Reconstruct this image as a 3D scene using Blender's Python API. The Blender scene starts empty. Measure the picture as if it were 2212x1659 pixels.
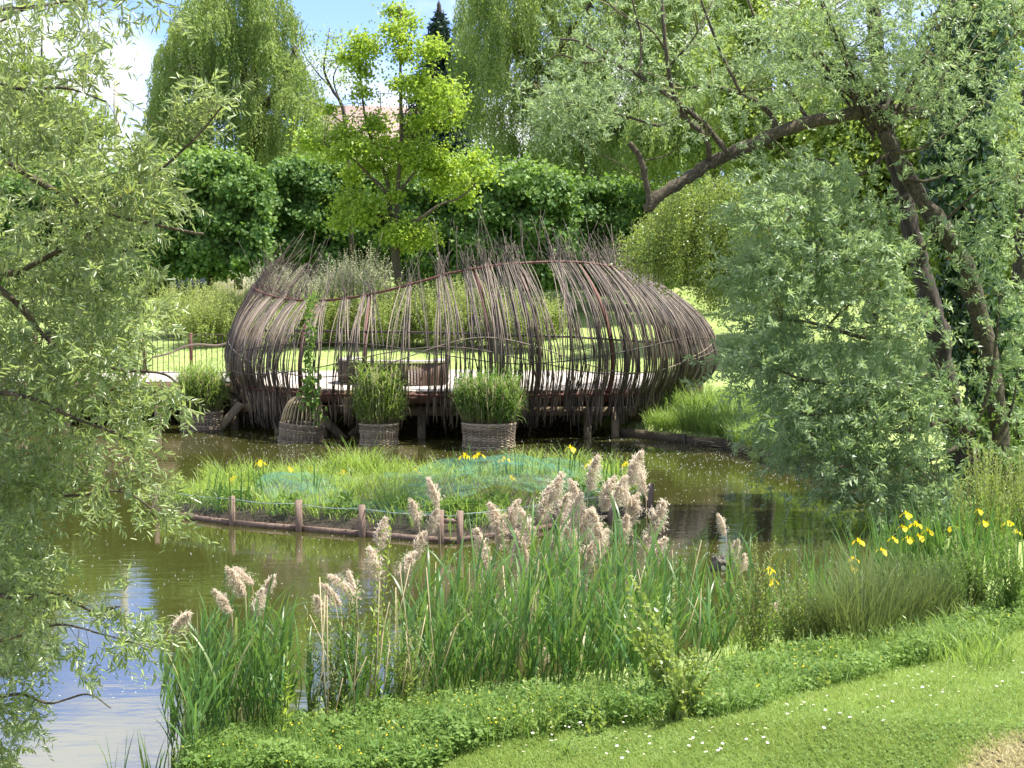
import bpy, math
import numpy as np
from mathutils import Vector
S = bpy.context.scene
C = S.collection
PI = math.pi
# ---------------------------------------------------------------- camera, sky, sun, exposure
F, CX, CY, H = 2950.0, 1106.0, 829.5, 3.5          # focal in photo units, centre, eye height over the pond
PIT = math.atan(164.5 / F)
cam = bpy.data.objects.new('camera', bpy.data.cameras.new('camera')); C.objects.link(cam); S.camera = cam
cam.location = (0, 0, H); cam.rotation_euler = (PI/2 - PIT, 0, 0)
cam.data.sensor_width = 36; cam.data.lens = 36 * F / 2212; cam.data.clip_end = 2000
SUN = Vector((0.50, 0.06, 1.15)).normalized()
w = bpy.data.worlds.new('World'); S.world = w; w.use_nodes = True
nt = w.node_tree; N = nt.nodes; L = nt.links; N.clear()
out = N.new('ShaderNodeOutputWorld')
sky = N.new('ShaderNodeTexSky'); sky.sky_type = 'NISHITA'; sky.sun_disc = False
sky.sun_elevation = math.asin(SUN.z); sky.sun_rotation = math.atan2(SUN.x, SUN.y); sky.ozone_density = 3.0; sky.dust_density = 0.3
b1 = N.new('ShaderNodeBackground'); b1.inputs[1].default_value = 0.105
b2 = N.new('ShaderNodeBackground'); b2.inputs[0].default_value = (0.95, 0.97, 1.0, 1); b2.inputs[1].default_value = 0.53
tc = N.new('ShaderNodeTexCoord'); mp = N.new('ShaderNodeMapping'); mp.inputs['Scale'].default_value = (2.6, 2.6, 7.0); mp.inputs['Location'].default_value = (5.3, 0.4, 2.1)
nz = N.new('ShaderNodeTexNoise'); nz.inputs['Scale'].default_value = 1.5; nz.inputs['Detail'].default_value = 8; nz.inputs['Roughness'].default_value = 0.55
rp = N.new('ShaderNodeValToRGB'); rp.color_ramp.elements[0].position = 0.43; rp.color_ramp.elements[1].position = 0.58
mx = N.new('ShaderNodeMixShader')
L.new(tc.outputs['Generated'], mp.inputs[0]); L.new(mp.outputs[0], nz.inputs['Vector']); L.new(nz.outputs[0], rp.inputs[0])
tint = N.new('ShaderNodeMix'); tint.data_type = 'RGBA'; tint.blend_type = 'MULTIPLY'; tint.inputs[0].default_value = 1.0
tint.inputs[7].default_value = (0.78, 0.80, 1.12, 1)
L.new(sky.outputs[0], tint.inputs[6]); L.new(tint.outputs[2], b1.inputs[0]); L.new(rp.outputs[0], mx.inputs[0])
L.new(b1.outputs[0], mx.inputs[1]); L.new(b2.outputs[0], mx.inputs[2]); L.new(mx.outputs[0], out.inputs[0])
sd = bpy.data.lights.new('sun', 'SUN'); sd.energy = 4.3; sd.angle = math.radians(0.55); sd.color = (1.0, 0.95, 0.86)
so = bpy.data.objects.new('sun', sd); C.objects.link(so); so.rotation_euler = SUN.to_track_quat('Z', 'Y').to_euler()
S.view_settings.view_transform = 'Standard'; S.view_settings.look = 'None'
S.view_settings.exposure = 1.5; S.view_settings.gamma = 1
S.render.engine = 'CYCLES'
cy = S.cycles
cy.max_bounces = 7; cy.diffuse_bounces = 4; cy.glossy_bounces = 3; cy.transmission_bounces = 4; cy.transparent_max_bounces = 12
cy.caustics_reflective = False; cy.caustics_refractive = False; cy.use_denoising = True
cy.sample_clamp_indirect = 6

# ---------------------------------------------------------------- helpers
R = np.random.default_rng(7)
def A(*v): return np.array(v, float)
def P(px, py, Y):
    px = np.asarray(px, float); py = np.asarray(py, float); Y = np.asarray(Y, float)
    e = CY - py
    ry = F*math.cos(PIT) + e*math.sin(PIT); rz = -F*math.sin(PIT) + e*math.cos(PIT)
    t = Y / ry
    return np.stack(np.broadcast_arrays(t*(px-CX), Y, H + t*rz), -1)
def G(px, py, z=0.0):
    e = CY - py; ry = F*math.cos(PIT) + e*math.sin(PIT); rz = -F*math.sin(PIT) + e*math.cos(PIT)
    return P(px, py, (z-H)/rz*ry)
def nrm(v): return v / (np.linalg.norm(v, axis=-1, keepdims=True) + 1e-9)
def rdir(n): return nrm(R.normal(size=(n, 3)))
def inpoly(pts, poly):
    poly = np.asarray(poly, float); x, y = pts[:, 0], pts[:, 1]; c = np.zeros(len(pts), bool); j = len(poly)-1
    for i in range(len(poly)):
        xi, yi = poly[i]; xj, yj = poly[j]
        m = ((yi > y) != (yj > y)) & (x < (xj-xi)*(y-yi)/(yj-yi+1e-12)+xi)
        c ^= m; j = i
    return c
def samp(poly, n):
    poly = np.asarray(poly, float); lo, hi = poly.min(0), poly.max(0); o = np.zeros((0, 2))
    while len(o) < n:
        q = R.uniform(lo, hi, (n*2, 2)); o = np.vstack([o, q[inpoly(q, poly)]])
    return o[:n]
def spline(pts, K):
    p = np.asarray(pts, float); n = len(p)
    if n == 2:
        s = np.linspace(0, 1, K)[:, None]; return p[0]*(1-s)+p[1]*s
    q = np.vstack([2*p[0]-p[1], p, 2*p[-1]-p[-2]]); t = np.linspace(0, n-1-1e-6, K); i = t.astype(int); f = (t-i)[:, None]
    a, b, c, d = q[i], q[i+1], q[i+2], q[i+3]
    return 0.5*((2*b)+(c-a)*f+(2*a-5*b+4*c-d)*f*f+(3*b-a-3*c+d)*f**3)
class Acc:
    def __init__(s): s.v = []; s.f = []; s.r = []; s.n = 0; s.m = []
    def add(s, V, Fc, r=None, mi=0):
        V = np.asarray(V, float).reshape(-1, 3); Fc = np.asarray(Fc, np.int64)
        s.v.append(V); s.f.append(Fc + s.n); s.n += len(V)
        s.r.append(np.full(len(Fc), 0.5) if r is None else np.asarray(r, float)); s.m.append(np.full(len(Fc), mi))
    def build(s, name, mats, parent=None, smooth=False):
        me = bpy.data.meshes.new(name)
        V = np.vstack(s.v) if s.v else np.zeros((0, 3)); me.vertices.add(len(V)); me.vertices.foreach_set('co', V.astype(np.float32).ravel())
        li = np.concatenate([f.ravel() for f in s.f]); sz = np.concatenate([np.full(len(f), f.shape[1]) for f in s.f])
        me.loops.add(len(li)); me.loops.foreach_set('vertex_index', li.astype(np.int32))
        me.polygons.add(len(sz)); st = np.concatenate([[0], np.cumsum(sz)[:-1]])
        me.polygons.foreach_set('loop_start', st.astype(np.int32))
        me.polygons.foreach_set('material_index', np.concatenate(s.m).astype(np.int32))
        if smooth: me.polygons.foreach_set('use_smooth', np.ones(len(sz), bool))
        at = me.attributes.new('rnd', 'FLOAT', 'FACE'); at.data.foreach_set('value', np.concatenate(s.r).astype(np.float32))
        me.update(calc_edges=True)
        for m in (mats if isinstance(mats, (list, tuple)) else [mats]): me.materials.append(m)
        o = bpy.data.objects.new(name, me); C.objects.link(o)
        if parent is not None:
            o.parent = parent; o.matrix_parent_inverse = parent.matrix_basis.inverted()
        return o
def tubes(a, paths, rad, sides=5, r=None, mi=0, rough=0):
    paths = np.asarray(paths, float)
    if paths.ndim == 2: paths = paths[None]
    n, K, _ = paths.shape
    rad = np.broadcast_to(np.asarray(rad, float), (n, K)) if np.ndim(rad) < 2 else np.asarray(rad, float)
    T = nrm(np.gradient(paths, axis=1)); mt = nrm(T.mean(1))
    ref = np.where(np.abs(mt[:, 2:3]) > 0.8, A(1, 0.13, 0), A(0.02, 0.1, 1))[:, None, :]
    U = nrm(np.cross(T, np.broadcast_to(ref, T.shape))); W = np.cross(T, U)
    an = np.arange(sides)*2*PI/sides
    rv3 = (1+rough*R.normal(size=(n, K, sides, 1))) if rough else 1
    V = paths[:, :, None] + rad[:, :, None, None]*rv3*(U[:, :, None]*np.cos(an)[None, None, :, None] + W[:, :, None]*np.sin(an)[None, None, :, None])
    idx = np.arange(n*K*sides).reshape(n, K, sides); nx = np.roll(idx, -1, 2)
    Fc = np.stack([idx[:, :-1], nx[:, :-1], nx[:, 1:], idx[:, 1:]], -1)
    rr = np.broadcast_to((R.random(n) if r is None else np.broadcast_to(r, n))[:, None, None], Fc.shape[:3]).ravel()
    base = a.n
    a.add(V, Fc.reshape(-1, 4), rr, mi)
    if sides > 2:
        rv = (R.random(n) if r is None else np.broadcast_to(r, n))
        for cap in (idx[:, 0, ::-1], idx[:, -1]):
            a.v.append(np.zeros((0, 3))); a.f.append(cap.reshape(n, sides) + base); a.r.append(rv); a.m.append(np.full(n, mi))
def box(a, c, s, rz=0.0, r=0.5, mi=0, rx=0.0):
    sx, sy, sz = np.array(s)/2
    V = np.array([[x, y, z] for z in (-sz, sz) for y in (-sy, sy) for x in (-sx, sx)])
    if rx: cr, sr = math.cos(rx), math.sin(rx); V = V @ np.array([[1, 0, 0], [0, cr, sr], [0, -sr, cr]])
    cr, sr = math.cos(rz), math.sin(rz); V = V @ np.array([[cr, sr, 0], [-sr, cr, 0], [0, 0, 1]]) + np.array(c)
    a.add(V, [[0, 2, 3, 1], [4, 5, 7, 6], [0, 1, 5, 4], [2, 6, 7, 3], [0, 4, 6, 2], [1, 3, 7, 5]], [r]*6, mi)
def beam(a, p, q, wd, ht, r=0.5, mi=0):       # bar of rectangular section from p to q
    p, q = np.array(p, float), np.array(q, float); d = q-p; ln = np.linalg.norm(d); d /= ln
    u = np.cross(d, [0, 0, 1]); u = u/np.linalg.norm(u) if np.linalg.norm(u) > 1e-3 else A(1, 0, 0); v = np.cross(u, d)
    V = [p + u*x*wd/2 + v*y*ht/2 + d*t*ln for t in (0, 1) for x, y in ((-1, -1), (1, -1), (1, 1), (-1, 1))]
    a.add(V, [[0, 1, 2, 3], [7, 6, 5, 4], [0, 4, 5, 1], [1, 5, 6, 2], [2, 6, 7, 3], [3, 7, 4, 0]], [r]*6, mi)
def leaves(a, B, D, Nn, Ln, Wd, shape='lance', r=None, mi=0, fold=0.12, curl=0.0):
    n = len(B); D = nrm(D); Sd = nrm(np.cross(D, Nn)); Up = np.cross(Sd, D)
    Ln = np.broadcast_to(Ln, n); Wd = np.broadcast_to(Wd, n)
    if shape == 'quad': T = [(0, 0, 0), (.42, .5, fold), (1, 0, -curl), (.42, -.5, fold)]; fc = [[0, 1, 2, 3]]
    elif shape == 'lance': T = [(0, 0, 0), (.3, .5, fold), (.68, .36, fold*.6-curl*.4), (1, 0, -curl), (.68, -.36, fold*.6-curl*.4), (.3, -.5, fold)]; fc = [[0, 1, 2, 3], [0, 3, 4, 5]]
    elif shape == 'round': T = [(0, 0, 0), (.18, .45, fold), (.6, .5, fold), (1, 0, -curl), (.6, -.5, fold), (.18, -.45, fold)]; fc = [[0, 1, 2, 3], [0, 3, 4, 5]]
    T = np.array(T)
    V = B[:, None] + D[:, None]*(T[None, :, 0:1]*Ln[:, None, None]) + Sd[:, None]*(T[None, :, 1:2]*Wd[:, None, None]) + Up[:, None]*(T[None, :, 2:3]*np.where(T[None, :, 1:2] != 0, Wd[:, None, None], Ln[:, None, None]))
    k = len(T); Fc = (np.arange(n)[:, None, None]*k + np.array(fc)[None]).reshape(-1, len(fc[0]))
    rr = R.random(n) if r is None else np.broadcast_to(r, n)
    a.add(V, Fc, np.repeat(rr, len(fc)), mi)
def blades(a, B, az, th0, th1, Ln, Wd, K=5, r=None, mi=0, pw=1.6, tw=None):
    n = len(B); s = np.linspace(0, 1, K)[None]; th0 = np.broadcast_to(th0, n)[:, None]; th1 = np.broadcast_to(th1, n)[:, None]
    th = th0 + (th1-th0)*s**pw; Ln = np.broadcast_to(Ln, n)[:, None]; Wd = np.broadcast_to(Wd, n)[:, None]
    hx = np.cumsum(np.sin(th), 1)*Ln/(K-1); hz = np.cumsum(np.cos(th), 1)*Ln/(K-1); hx -= hx[:, :1]; hz -= hz[:, :1]
    h = np.stack([np.cos(az), np.sin(az), 0*az], -1)[:, None]; sd = np.stack([-np.sin(az), np.cos(az), 0*az], -1)
    if tw is None: tw = R.uniform(-1, 1, n)
    sd = nrm(sd + np.stack([np.cos(az), np.sin(az), 0*az], -1)*tw[:, None])[:, None]
    c = B[:, None] + h*hx[..., None] + A(0, 0, 1)*hz[..., None]
    wp = (np.minimum(1, s*4+.35)*(1-s**2.2))[..., None]*Wd[..., None]/2 + 0.0004
    V = np.stack([c-sd*wp, c+sd*wp], 2)
    i = np.arange(n*K*2).reshape(n, K, 2)
    Fc = np.stack([i[:, :-1, 0], i[:, :-1, 1], i[:, 1:, 1], i[:, 1:, 0]], -1).reshape(-1, 4)
    rr = R.random(n) if r is None else np.broadcast_to(r, n)
    a.add(V, Fc, np.repeat(rr, K-1), mi)
def tag(o, label=None, cat=None, group=None, kind=None):
    if label: o['label'] = label
    if cat: o['category'] = cat
    if group: o['group'] = group
    if kind: o['kind'] = kind
    return o
def thing(name, loc, label, cat, group=None):
    o = bpy.data.objects.new(name, None); C.objects.link(o); o.location = tuple(float(x) for x in loc); o.empty_display_size = 0.2
    bpy.context.view_layer.update() if False else None
    from mathutils import Matrix
    return tag(o, label, cat, group)
def one(name, fn, mat, parent=None, smooth=False):
    a = Acc(); fn(a); return a.build(name, mat, parent, smooth)
def copy_thing(o, loc, label=None, rz=None, sc=None):
    c = o.copy(); C.objects.link(c); c.location = tuple(float(x) for x in loc)
    if rz is not None: c.rotation_euler = (0, 0, rz)
    if sc is not None: c.scale = (sc, sc, sc)
    if label: c['label'] = label
    for ch in o.children:
        d = ch.copy(); C.objects.link(d); d.parent = c
        for g in ch.children:
            e = g.copy(); C.objects.link(e); e.parent = d
    return c
# ---------------------------------------------------------------- materials
def newmat(name):
    m = bpy.data.materials.new(name); m.use_nodes = True; n = m.node_tree; n.nodes.clear()
    o = n.nodes.new('ShaderNodeOutputMaterial'); return m, n.nodes, n.links, o
def leafmat(name, c1, c2, tr=(0.20, 0.30, 0.03), tf=0.42, rough=0.42, spec=0.5, stops=None):
    m, n, l, o = newmat(name)
    at = n.new('ShaderNodeAttribute'); at.attribute_name = 'rnd'
    rp = n.new('ShaderNodeValToRGB'); e = rp.color_ramp.elements; e[0].color = (*c1, 1); e[1].color = (*c2, 1)
    for p, c in (stops or []): q = e.new(p); q.color = (*c, 1)
    pb = n.new('ShaderNodeBsdfPrincipled'); pb.inputs['Roughness'].default_value = rough
    pb.inputs['Specular IOR Level'].default_value = spec
    tb = n.new('ShaderNodeBsdfTranslucent'); mc = n.new('ShaderNodeMix'); mc.data_type = 'RGBA'; mc.inputs[0].default_value = 0.6; mc.inputs[7].default_value = (*tr, 1)
    ms = n.new('ShaderNodeMixShader'); ms.inputs[0].default_value = tf
    l.new(at.outputs['Fac'], rp.inputs[0]); l.new(rp.outputs[0], pb.inputs['Base Color']); l.new(rp.outputs[0], mc.inputs[6]); l.new(mc.outputs[2], tb.inputs[0])
    l.new(pb.outputs[0], ms.inputs[1]); l.new(tb.outputs[0], ms.inputs[2]); l.new(ms.outputs[0], o.inputs[0])
    return m
def solid(name, c1, c2, scale=8, rough=0.8, bump=0.3, stretch=(1, 1, 1), metal=0, rndmix=0.0, detail=5):
    m, n, l, o = newmat(name)
    tc = n.new('ShaderNodeTexCoord'); mp = n.new('ShaderNodeMapping'); mp.inputs['Scale'].default_value = stretch
    nz = n.new('ShaderNodeTexNoise'); nz.inputs['Scale'].default_value = scale; nz.inputs['Detail'].default_value = detail; nz.inputs['Roughness'].default_value = 0.65
    rp = n.new('ShaderNodeValToRGB'); rp.color_ramp.elements[0].color = (*c1, 1); rp.color_ramp.elements[1].color = (*c2, 1)
    rp.color_ramp.elements[0].position = 0.3; rp.color_ramp.elements[1].position = 0.7
    pb = n.new('ShaderNodeBsdfPrincipled'); pb.inputs['Roughness'].default_value = rough; pb.inputs['Metallic'].default_value = metal
    bp = n.new('ShaderNodeBump'); bp.inputs['Strength'].default_value = bump; bp.inputs['Distance'].default_value = 0.02
    l.new(tc.outputs['Object'], mp.inputs[0]); l.new(mp.outputs[0], nz.inputs['Vector']); src = nz.outputs[0]
    if rndmix:
        at = n.new('ShaderNodeAttribute'); at.attribute_name = 'rnd'; mi = n.new('ShaderNodeMix'); mi.inputs[0].default_value = rndmix
        l.new(nz.outputs[0], mi.inputs[2]); l.new(at.outputs['Fac'], mi.inputs[3]); src = mi.outputs[0]
    l.new(src, rp.inputs[0]); l.new(rp.outputs[0], pb.inputs['Base Color']); l.new(nz.outputs[0], bp.inputs['Height']); l.new(bp.outputs[0], pb.inputs['Normal']); l.new(pb.outputs[0], o.inputs[0])
    return m
M = dict(
    willow=leafmat('willow_leaf', (.17, .27, .06), (.40, .49, .21), (.50, .62, .14), .45, .32, .7, [(.06, (.30, .28, .05)), (.10, (.08, .13, .04))]),
    silver=leafmat('silver_willow_leaf', (.14, .25, .085), (.38, .48, .27), (.44, .58, .17), .42, .42, .5),
    weep=leafmat('weeping_willow_leaf', (.14, .23, .055), (.30, .38, .12), (.42, .54, .10), .45, .5, .4),
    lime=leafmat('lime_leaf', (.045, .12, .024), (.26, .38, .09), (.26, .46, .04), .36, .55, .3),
    maple=leafmat('maple_leaf', (.16, .30, .03), (.36, .48, .07), (.50, .62, .06), .50, .45, .4),
    midleaf=leafmat('mid_green_leaf', (.09, .17, .04), (.20, .29, .07), (.28, .42, .06), .42, .5, .4),
    conifer=leafmat('conifer_needle', (.018, .045, .030), (.035, .075, .045), (.04, .08, .03), .15, .6, .3),
    birch=leafmat('birch_leaf', (.13, .22, .045), (.30, .38, .09), (.44, .54, .08), .42, .35, .5),
    shrub=leafmat('shrub_leaf', (.26, .36, .08), (.42, .48, .16), (.42, .5, .09), .45, .5, .4),
    olive=leafmat('silvery_shrub_leaf', (.40, .44, .26), (.62, .62, .44), (.4, .42, .2), .35, .5, .4),
    far=leafmat('far_leaf', (.18, .28, .055), (.34, .43, .10), (.42, .52, .08), .45, .5, .4),
    ivy=leafmat('ivy_leaf', (.022, .065, .016), (.055, .13, .025), (.12, .24, .02), .25, .3, .6, [(.975, (.05, .12, .025)), (.985, (.45, .30, .04))]),
    grass=leafmat('grass_blade', (.12, .21, .035), (.25, .35, .08), (.36, .50, .08), .45, .45, .4),
    lawn=leafmat('lawn_blade', (.17, .25, .055), (.34, .41, .13), (.38, .50, .10), .40, .5, .35, [(.92, (.27, .36, .07)), (.96, (.42, .40, .16))]),
    dry=leafmat('dry_blade', (.34, .31, .13), (.50, .43, .22), (.5, .45, .2), .3, .6, .3),
    farlawn=leafmat('bright_grass', (.23, .33, .075), (.36, .45, .14), (.42, .54, .10), .45, .5, .35),
    clover=leafmat('ground_cover_leaf', (.075, .155, .03), (.21, .31, .075), (.27, .43, .06), .38, .6, .2),
    reed=leafmat('reed_leaf', (.07, .17, .04), (.22, .34, .08), (.24, .38, .05), .40, .38, .5, [(.93, (.12, .23, .05)), (.97, (.40, .36, .17))]),
    sedge=leafmat('rush_blade', (.075, .125, .035), (.17, .22, .07), (.26, .32, .07), .35, .5, .4),
    iris=leafmat('iris_leaf', (.06, .15, .035), (.12, .24, .05), (.22, .38, .05), .35, .35, .5),
    isl=leafmat('island_grass', (.16, .27, .035), (.32, .43, .09), (.46, .60, .09), .5, .45, .4),
    straw=leafmat('dry_stalk', (.34, .27, .15), (.55, .46, .28), (.5, .4, .25), .2, .6, .3),
    plume=leafmat('reed_plume', (.60, .50, .38), (.82, .73, .60), (.85, .75, .60), .48, .8, .2),
    yellow=leafmat('iris_petal', (.85, .62, .01), (.9, .74, .02), (.9, .7, .02), .4, .5, .3),
    white=leafmat('white_petal', (.8, .8, .78), (.85, .85, .82), (.8, .8, .75), .3, .6, .3),
    bark=solid('willow_bark', (.016, .012, .009), (.10, .08, .06), 7, .9, 1.0, (3, 3, .7)),
    mossbark=solid('mossy_bark', (.014, .011, .007), (.13, .105, .06), 9, .9, 1.0, (2, 2, 2)),
    twig=solid('green_twig', (.10, .10, .035), (.19, .17, .07), 10, .7, .2),
    dtwig=solid('brown_twig', (.05, .038, .022), (.12, .09, .05), 10, .8, .2),
    rod=solid('willow_rod', (.036, .025, .019), (.215, .165, .12), 5, .62, .3, (3, 3, .5), rndmix=.55),
    rust=solid('rusty_iron', (.06, .022, .014), (.15, .055, .032), 14, .7, .3),
    iron=solid('dark_iron', (.020, .014, .012), (.055, .030, .022), 10, .6, .2),
    deck=solid('deck_board', (.42, .37, .31), (.60, .54, .47), 4, .8, .2, (1, 8, 1), rndmix=.5),
    fascia=solid('stained_beam', (.085, .040, .026), (.16, .085, .055), 6, .8, .3, (.6, 4, 4)),
    wood=solid('weathered_beam', (.13, .095, .055), (.26, .20, .125), 7, .85, .4, (3, 3, .8)),
    bench=solid('bench_wood', (.06, .036, .026), (.14, .085, .06), 7, .75, .3, (5, 5, .6), rndmix=.6),
    post=solid('island_post_wood', (.13, .085, .06), (.26, .18, .135), 9, .85, .5, (3, 3, .7)),
    log=solid('rotten_log', (.025, .02, .014), (.20, .18, .13), 9, .9, .9, (1, 1, 3)),
    wicker=solid('wicker', (.13, .10, .062), (.36, .28, .19), 9, .75, .4, rndmix=.4),
    concrete=solid('concrete_pole', (.36, .35, .31), (.5, .48, .43), 6, .9, .2),
    plaster=solid('render_wall', (.48, .42, .33), (.58, .52, .43), 3, .9, .1),
    soil=solid('soil', (.030, .022, .014), (.07, .052, .032), 12, .95, .8),
    wire=solid('galvanised_wire', (.18, .22, .21), (.28, .33, .31), 10, .5, 0),
    green_wire=solid('chicken_wire', (.03, .10, .07), (.06, .16, .12), 10, .5, 0),
    glass=solid('dark_window', (.015, .02, .025), (.04, .05, .06), 3, .15, 0),
    earthwall=solid('bank_boards', (.05, .038, .024), (.16, .125, .08), 9, .9, .6, (1, 1, 3)),
)
# water
m, n, l, o = newmat('pond_water'); M['water'] = m
pb = n.new('ShaderNodeBsdfPrincipled'); pb.inputs['Roughness'].default_value = 0.035; pb.inputs['IOR'].default_value = 2.8
pb.inputs['Specular IOR Level'].default_value = 0.9
tc = n.new('ShaderNodeTexCoord'); mp = n.new('ShaderNodeMapping'); mp.inputs['Scale'].default_value = (1.0, 2.2, 1)
nz = n.new('ShaderNodeTexNoise'); nz.inputs['Scale'].default_value = 1.6; nz.inputs['Detail'].default_value = 4; nz.inputs['Roughness'].default_value = .5
n2 = n.new('ShaderNodeTexNoise'); n2.inputs['Scale'].default_value = .35; n2.inputs['Detail'].default_value = 3
rp = n.new('ShaderNodeValToRGB'); rp.color_ramp.elements[0].color = (.030, .031, .007, 1); rp.color_ramp.elements[1].color = (.050, .050, .012, 1)
bp = n.new('ShaderNodeBump'); bp.inputs['Strength'].default_value = .10; bp.inputs['Distance'].default_value = .03
l.new(tc.outputs['Object'], mp.inputs[0]); l.new(mp.outputs[0], nz.inputs['Vector']); l.new(tc.outputs['Object'], n2.inputs['Vector'])
l.new(n2.outputs[0], rp.inputs[0]); l.new(rp.outputs[0], pb.inputs['Base Color']); l.new(nz.outputs[0], bp.inputs['Height']); l.new(bp.outputs[0], pb.inputs['Normal']); l.new(pb.outputs[0], o.inputs[0])
# ground: grass, with a worn dry patch beside the path
m, n, l, o = newmat('ground_grass'); M['ground'] = m
tc = n.new('ShaderNodeTexCoord'); nz = n.new('ShaderNodeTexNoise'); nz.inputs['Scale'].default_value = 1.3; nz.inputs['Detail'].default_value = 9; nz.inputs['Roughness'].default_value = .75
rp = n.new('ShaderNodeValToRGB'); rp.color_ramp.elements[0].color = (.16, .22, .06, 1); rp.color_ramp.elements[1].color = (.33, .40, .14, 1); rp.color_ramp.elements[0].position = .35; rp.color_ramp.elements[1].position = .65
n3 = n.new('ShaderNodeTexNoise'); n3.inputs['Scale'].default_value = 3.5; n3.inputs['Detail'].default_value = 6
r3 = n.new('ShaderNodeValToRGB'); r3.color_ramp.elements[0].color = (.09, .065, .045, 1); r3.color_ramp.elements[1].color = (.34, .29, .16, 1)
at = n.new('ShaderNodeAttribute'); at.attribute_name = 'dry'; mc = n.new('ShaderNodeMix'); mc.data_type = 'RGBA'
pb = n.new('ShaderNodeBsdfPrincipled'); pb.inputs['Roughness'].default_value = .95; pb.inputs['Specular IOR Level'].default_value = .2
bp = n.new('ShaderNodeBump'); bp.inputs['Strength'].default_value = .6; bp.inputs['Distance'].default_value = .05; nb = n.new('ShaderNodeTexNoise'); nb.inputs['Scale'].default_value = 14; nb.inputs['Detail'].default_value = 6
l.new(tc.outputs['Object'], nz.inputs['Vector']); l.new(tc.outputs['Object'], n3.inputs['Vector']); l.new(tc.outputs['Object'], nb.inputs['Vector'])
l.new(nz.outputs[0], rp.inputs[0]); l.new(n3.outputs[0], r3.inputs[0]); l.new(at.outputs['Fac'], mc.inputs[0]); l.new(rp.outputs[0], mc.inputs[6]); l.new(r3.outputs[0], mc.inputs[7])
l.new(mc.outputs[2], pb.inputs['Base Color']); l.new(nb.outputs[0], bp.inputs['Height']); l.new(bp.outputs[0], pb.inputs['Normal']); l.new(pb.outputs[0], o.inputs[0])
# fine green net: a real net is mostly holes
m, n, l, o = newmat('green_net'); M['net'] = m
tc = n.new('ShaderNodeTexCoord'); nz = n.new('ShaderNodeTexNoise'); nz.inputs['Scale'].default_value = 3; nz.inputs['Detail'].default_value = 4
rp = n.new('ShaderNodeMapRange'); rp.inputs[1].default_value = .3; rp.inputs[2].default_value = .7; rp.inputs[3].default_value = .05; rp.inputs[4].default_value = .32
d = n.new('ShaderNodeBsdfDiffuse'); d.inputs[0].default_value = (.11, .27, .20, 1); t = n.new('ShaderNodeBsdfTransparent'); ms = n.new('ShaderNodeMixShader')
l.new(tc.outputs['Object'], nz.inputs['Vector']); l.new(nz.outputs[0], rp.inputs[0]); l.new(rp.outputs[0], ms.inputs[0]); l.new(t.outputs[0], ms.inputs[1]); l.new(d.outputs[0], ms.inputs[2]); l.new(ms.outputs[0], o.inputs[0])
# roof tiles
m, n, l, o = newmat('roof_tiles'); M['roof'] = m
tc = n.new('ShaderNodeTexCoord'); bk = n.new('ShaderNodeTexBrick'); bk.inputs['Scale'].default_value = 1; bk.inputs['Brick Width'].default_value = .3; bk.inputs['Row Height'].default_value = .28
bk.inputs['Color1'].default_value = (.26, .19, .165, 1); bk.inputs['Color2'].default_value = (.34, .25, .22, 1); bk.inputs['Mortar'].default_value = (.18, .11, .09, 1); bk.inputs['Mortar Size'].default_value = .03
pb = n.new('ShaderNodeBsdfPrincipled'); pb.inputs['Roughness'].default_value = .85
l.new(tc.outputs['Object'], bk.inputs['Vector']); l.new(bk.outputs[0], pb.inputs['Base Color']); l.new(pb.outputs[0], o.inputs[0])

# ---------------------------------------------------------------- ground and pond
POND = A(-8, 3, -3.2, 6.5, -2.5, 9.6, -2.35, 10.6, -1.6, 11.5, 0, 12.3, 1.8, 13.3, 3.2, 14.6, 5, 17.5, 6.9, 21, 7.5, 24, 7.25, 26.8, 6.05, 29.9, 5.35, 34.2, 3.2, 37.6, 2.6, 41, -2, 44.5, -10, 46.5, -26, 46.5, -40, 40, -44, 5).reshape(-1, 2)
def sdist(x, y):
    p = np.stack([x, y], -1).reshape(-1, 2); dm = np.full(len(p), 1e9)
    for i in range(len(POND)):
        a_, b_ = POND[i], POND[(i+1) % len(POND)]; ab = b_-a_
        t = np.clip(((p-a_)@ab)/(ab@ab), 0, 1); dm = np.minimum(dm, np.linalg.norm(p-a_-t[:, None]*ab, axis=1))
    ins = inpoly(p, POND); return np.where(ins, -dm, dm).reshape(np.shape(x))
def hnoise(x, y): return .5*np.sin(x*1.7+1)*np.sin(y*1.3+.4)+.3*np.sin(x*3.9+y*2.3)+.2*np.sin(x*7.1-y*5.3)
def hgt(x, y):
    x = np.asarray(x, float); y = np.asarray(y, float); d = sdist(x, y)
    near = np.minimum(.10+.19*d, 1.85-.25*np.exp(-np.maximum(d-8, 0)/3)); near = np.where(d < 9, np.minimum(near, .10+.19*d), near)
    far = .32+.10*np.minimum(d, 45)+.035*np.clip(d-45, 0, 80)+.45*(1-np.exp(-np.clip(-x-2+0*y, 0, 9)/4.))*np.clip(d/5, 0, 1)
    k = np.clip((y-20)/8, 0, 1); k = k*k*(3-2*k)
    h = near*(1-k)+far*k + .035*hnoise(x, y)*np.clip(d, 0, 1)*(1+k)
    return np.where(d < 0, np.maximum(-.08+d*.9, -.9), h)
ys = np.concatenate([np.linspace(-12, 4, 12), np.linspace(4.3, 50, 250), np.linspace(50.5, 120, 90), np.geomspace(123, 900, 26)])
xs = np.concatenate([-np.geomspace(700, 26, 22), np.linspace(-25, 25, 240), np.geomspace(26, 700, 22)])
X, Y = np.meshgrid(xs, ys); Z = hgt(X, Y); nx, ny = len(xs), len(ys)
i = np.arange(nx*ny).reshape(ny, nx); a = Acc()
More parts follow.
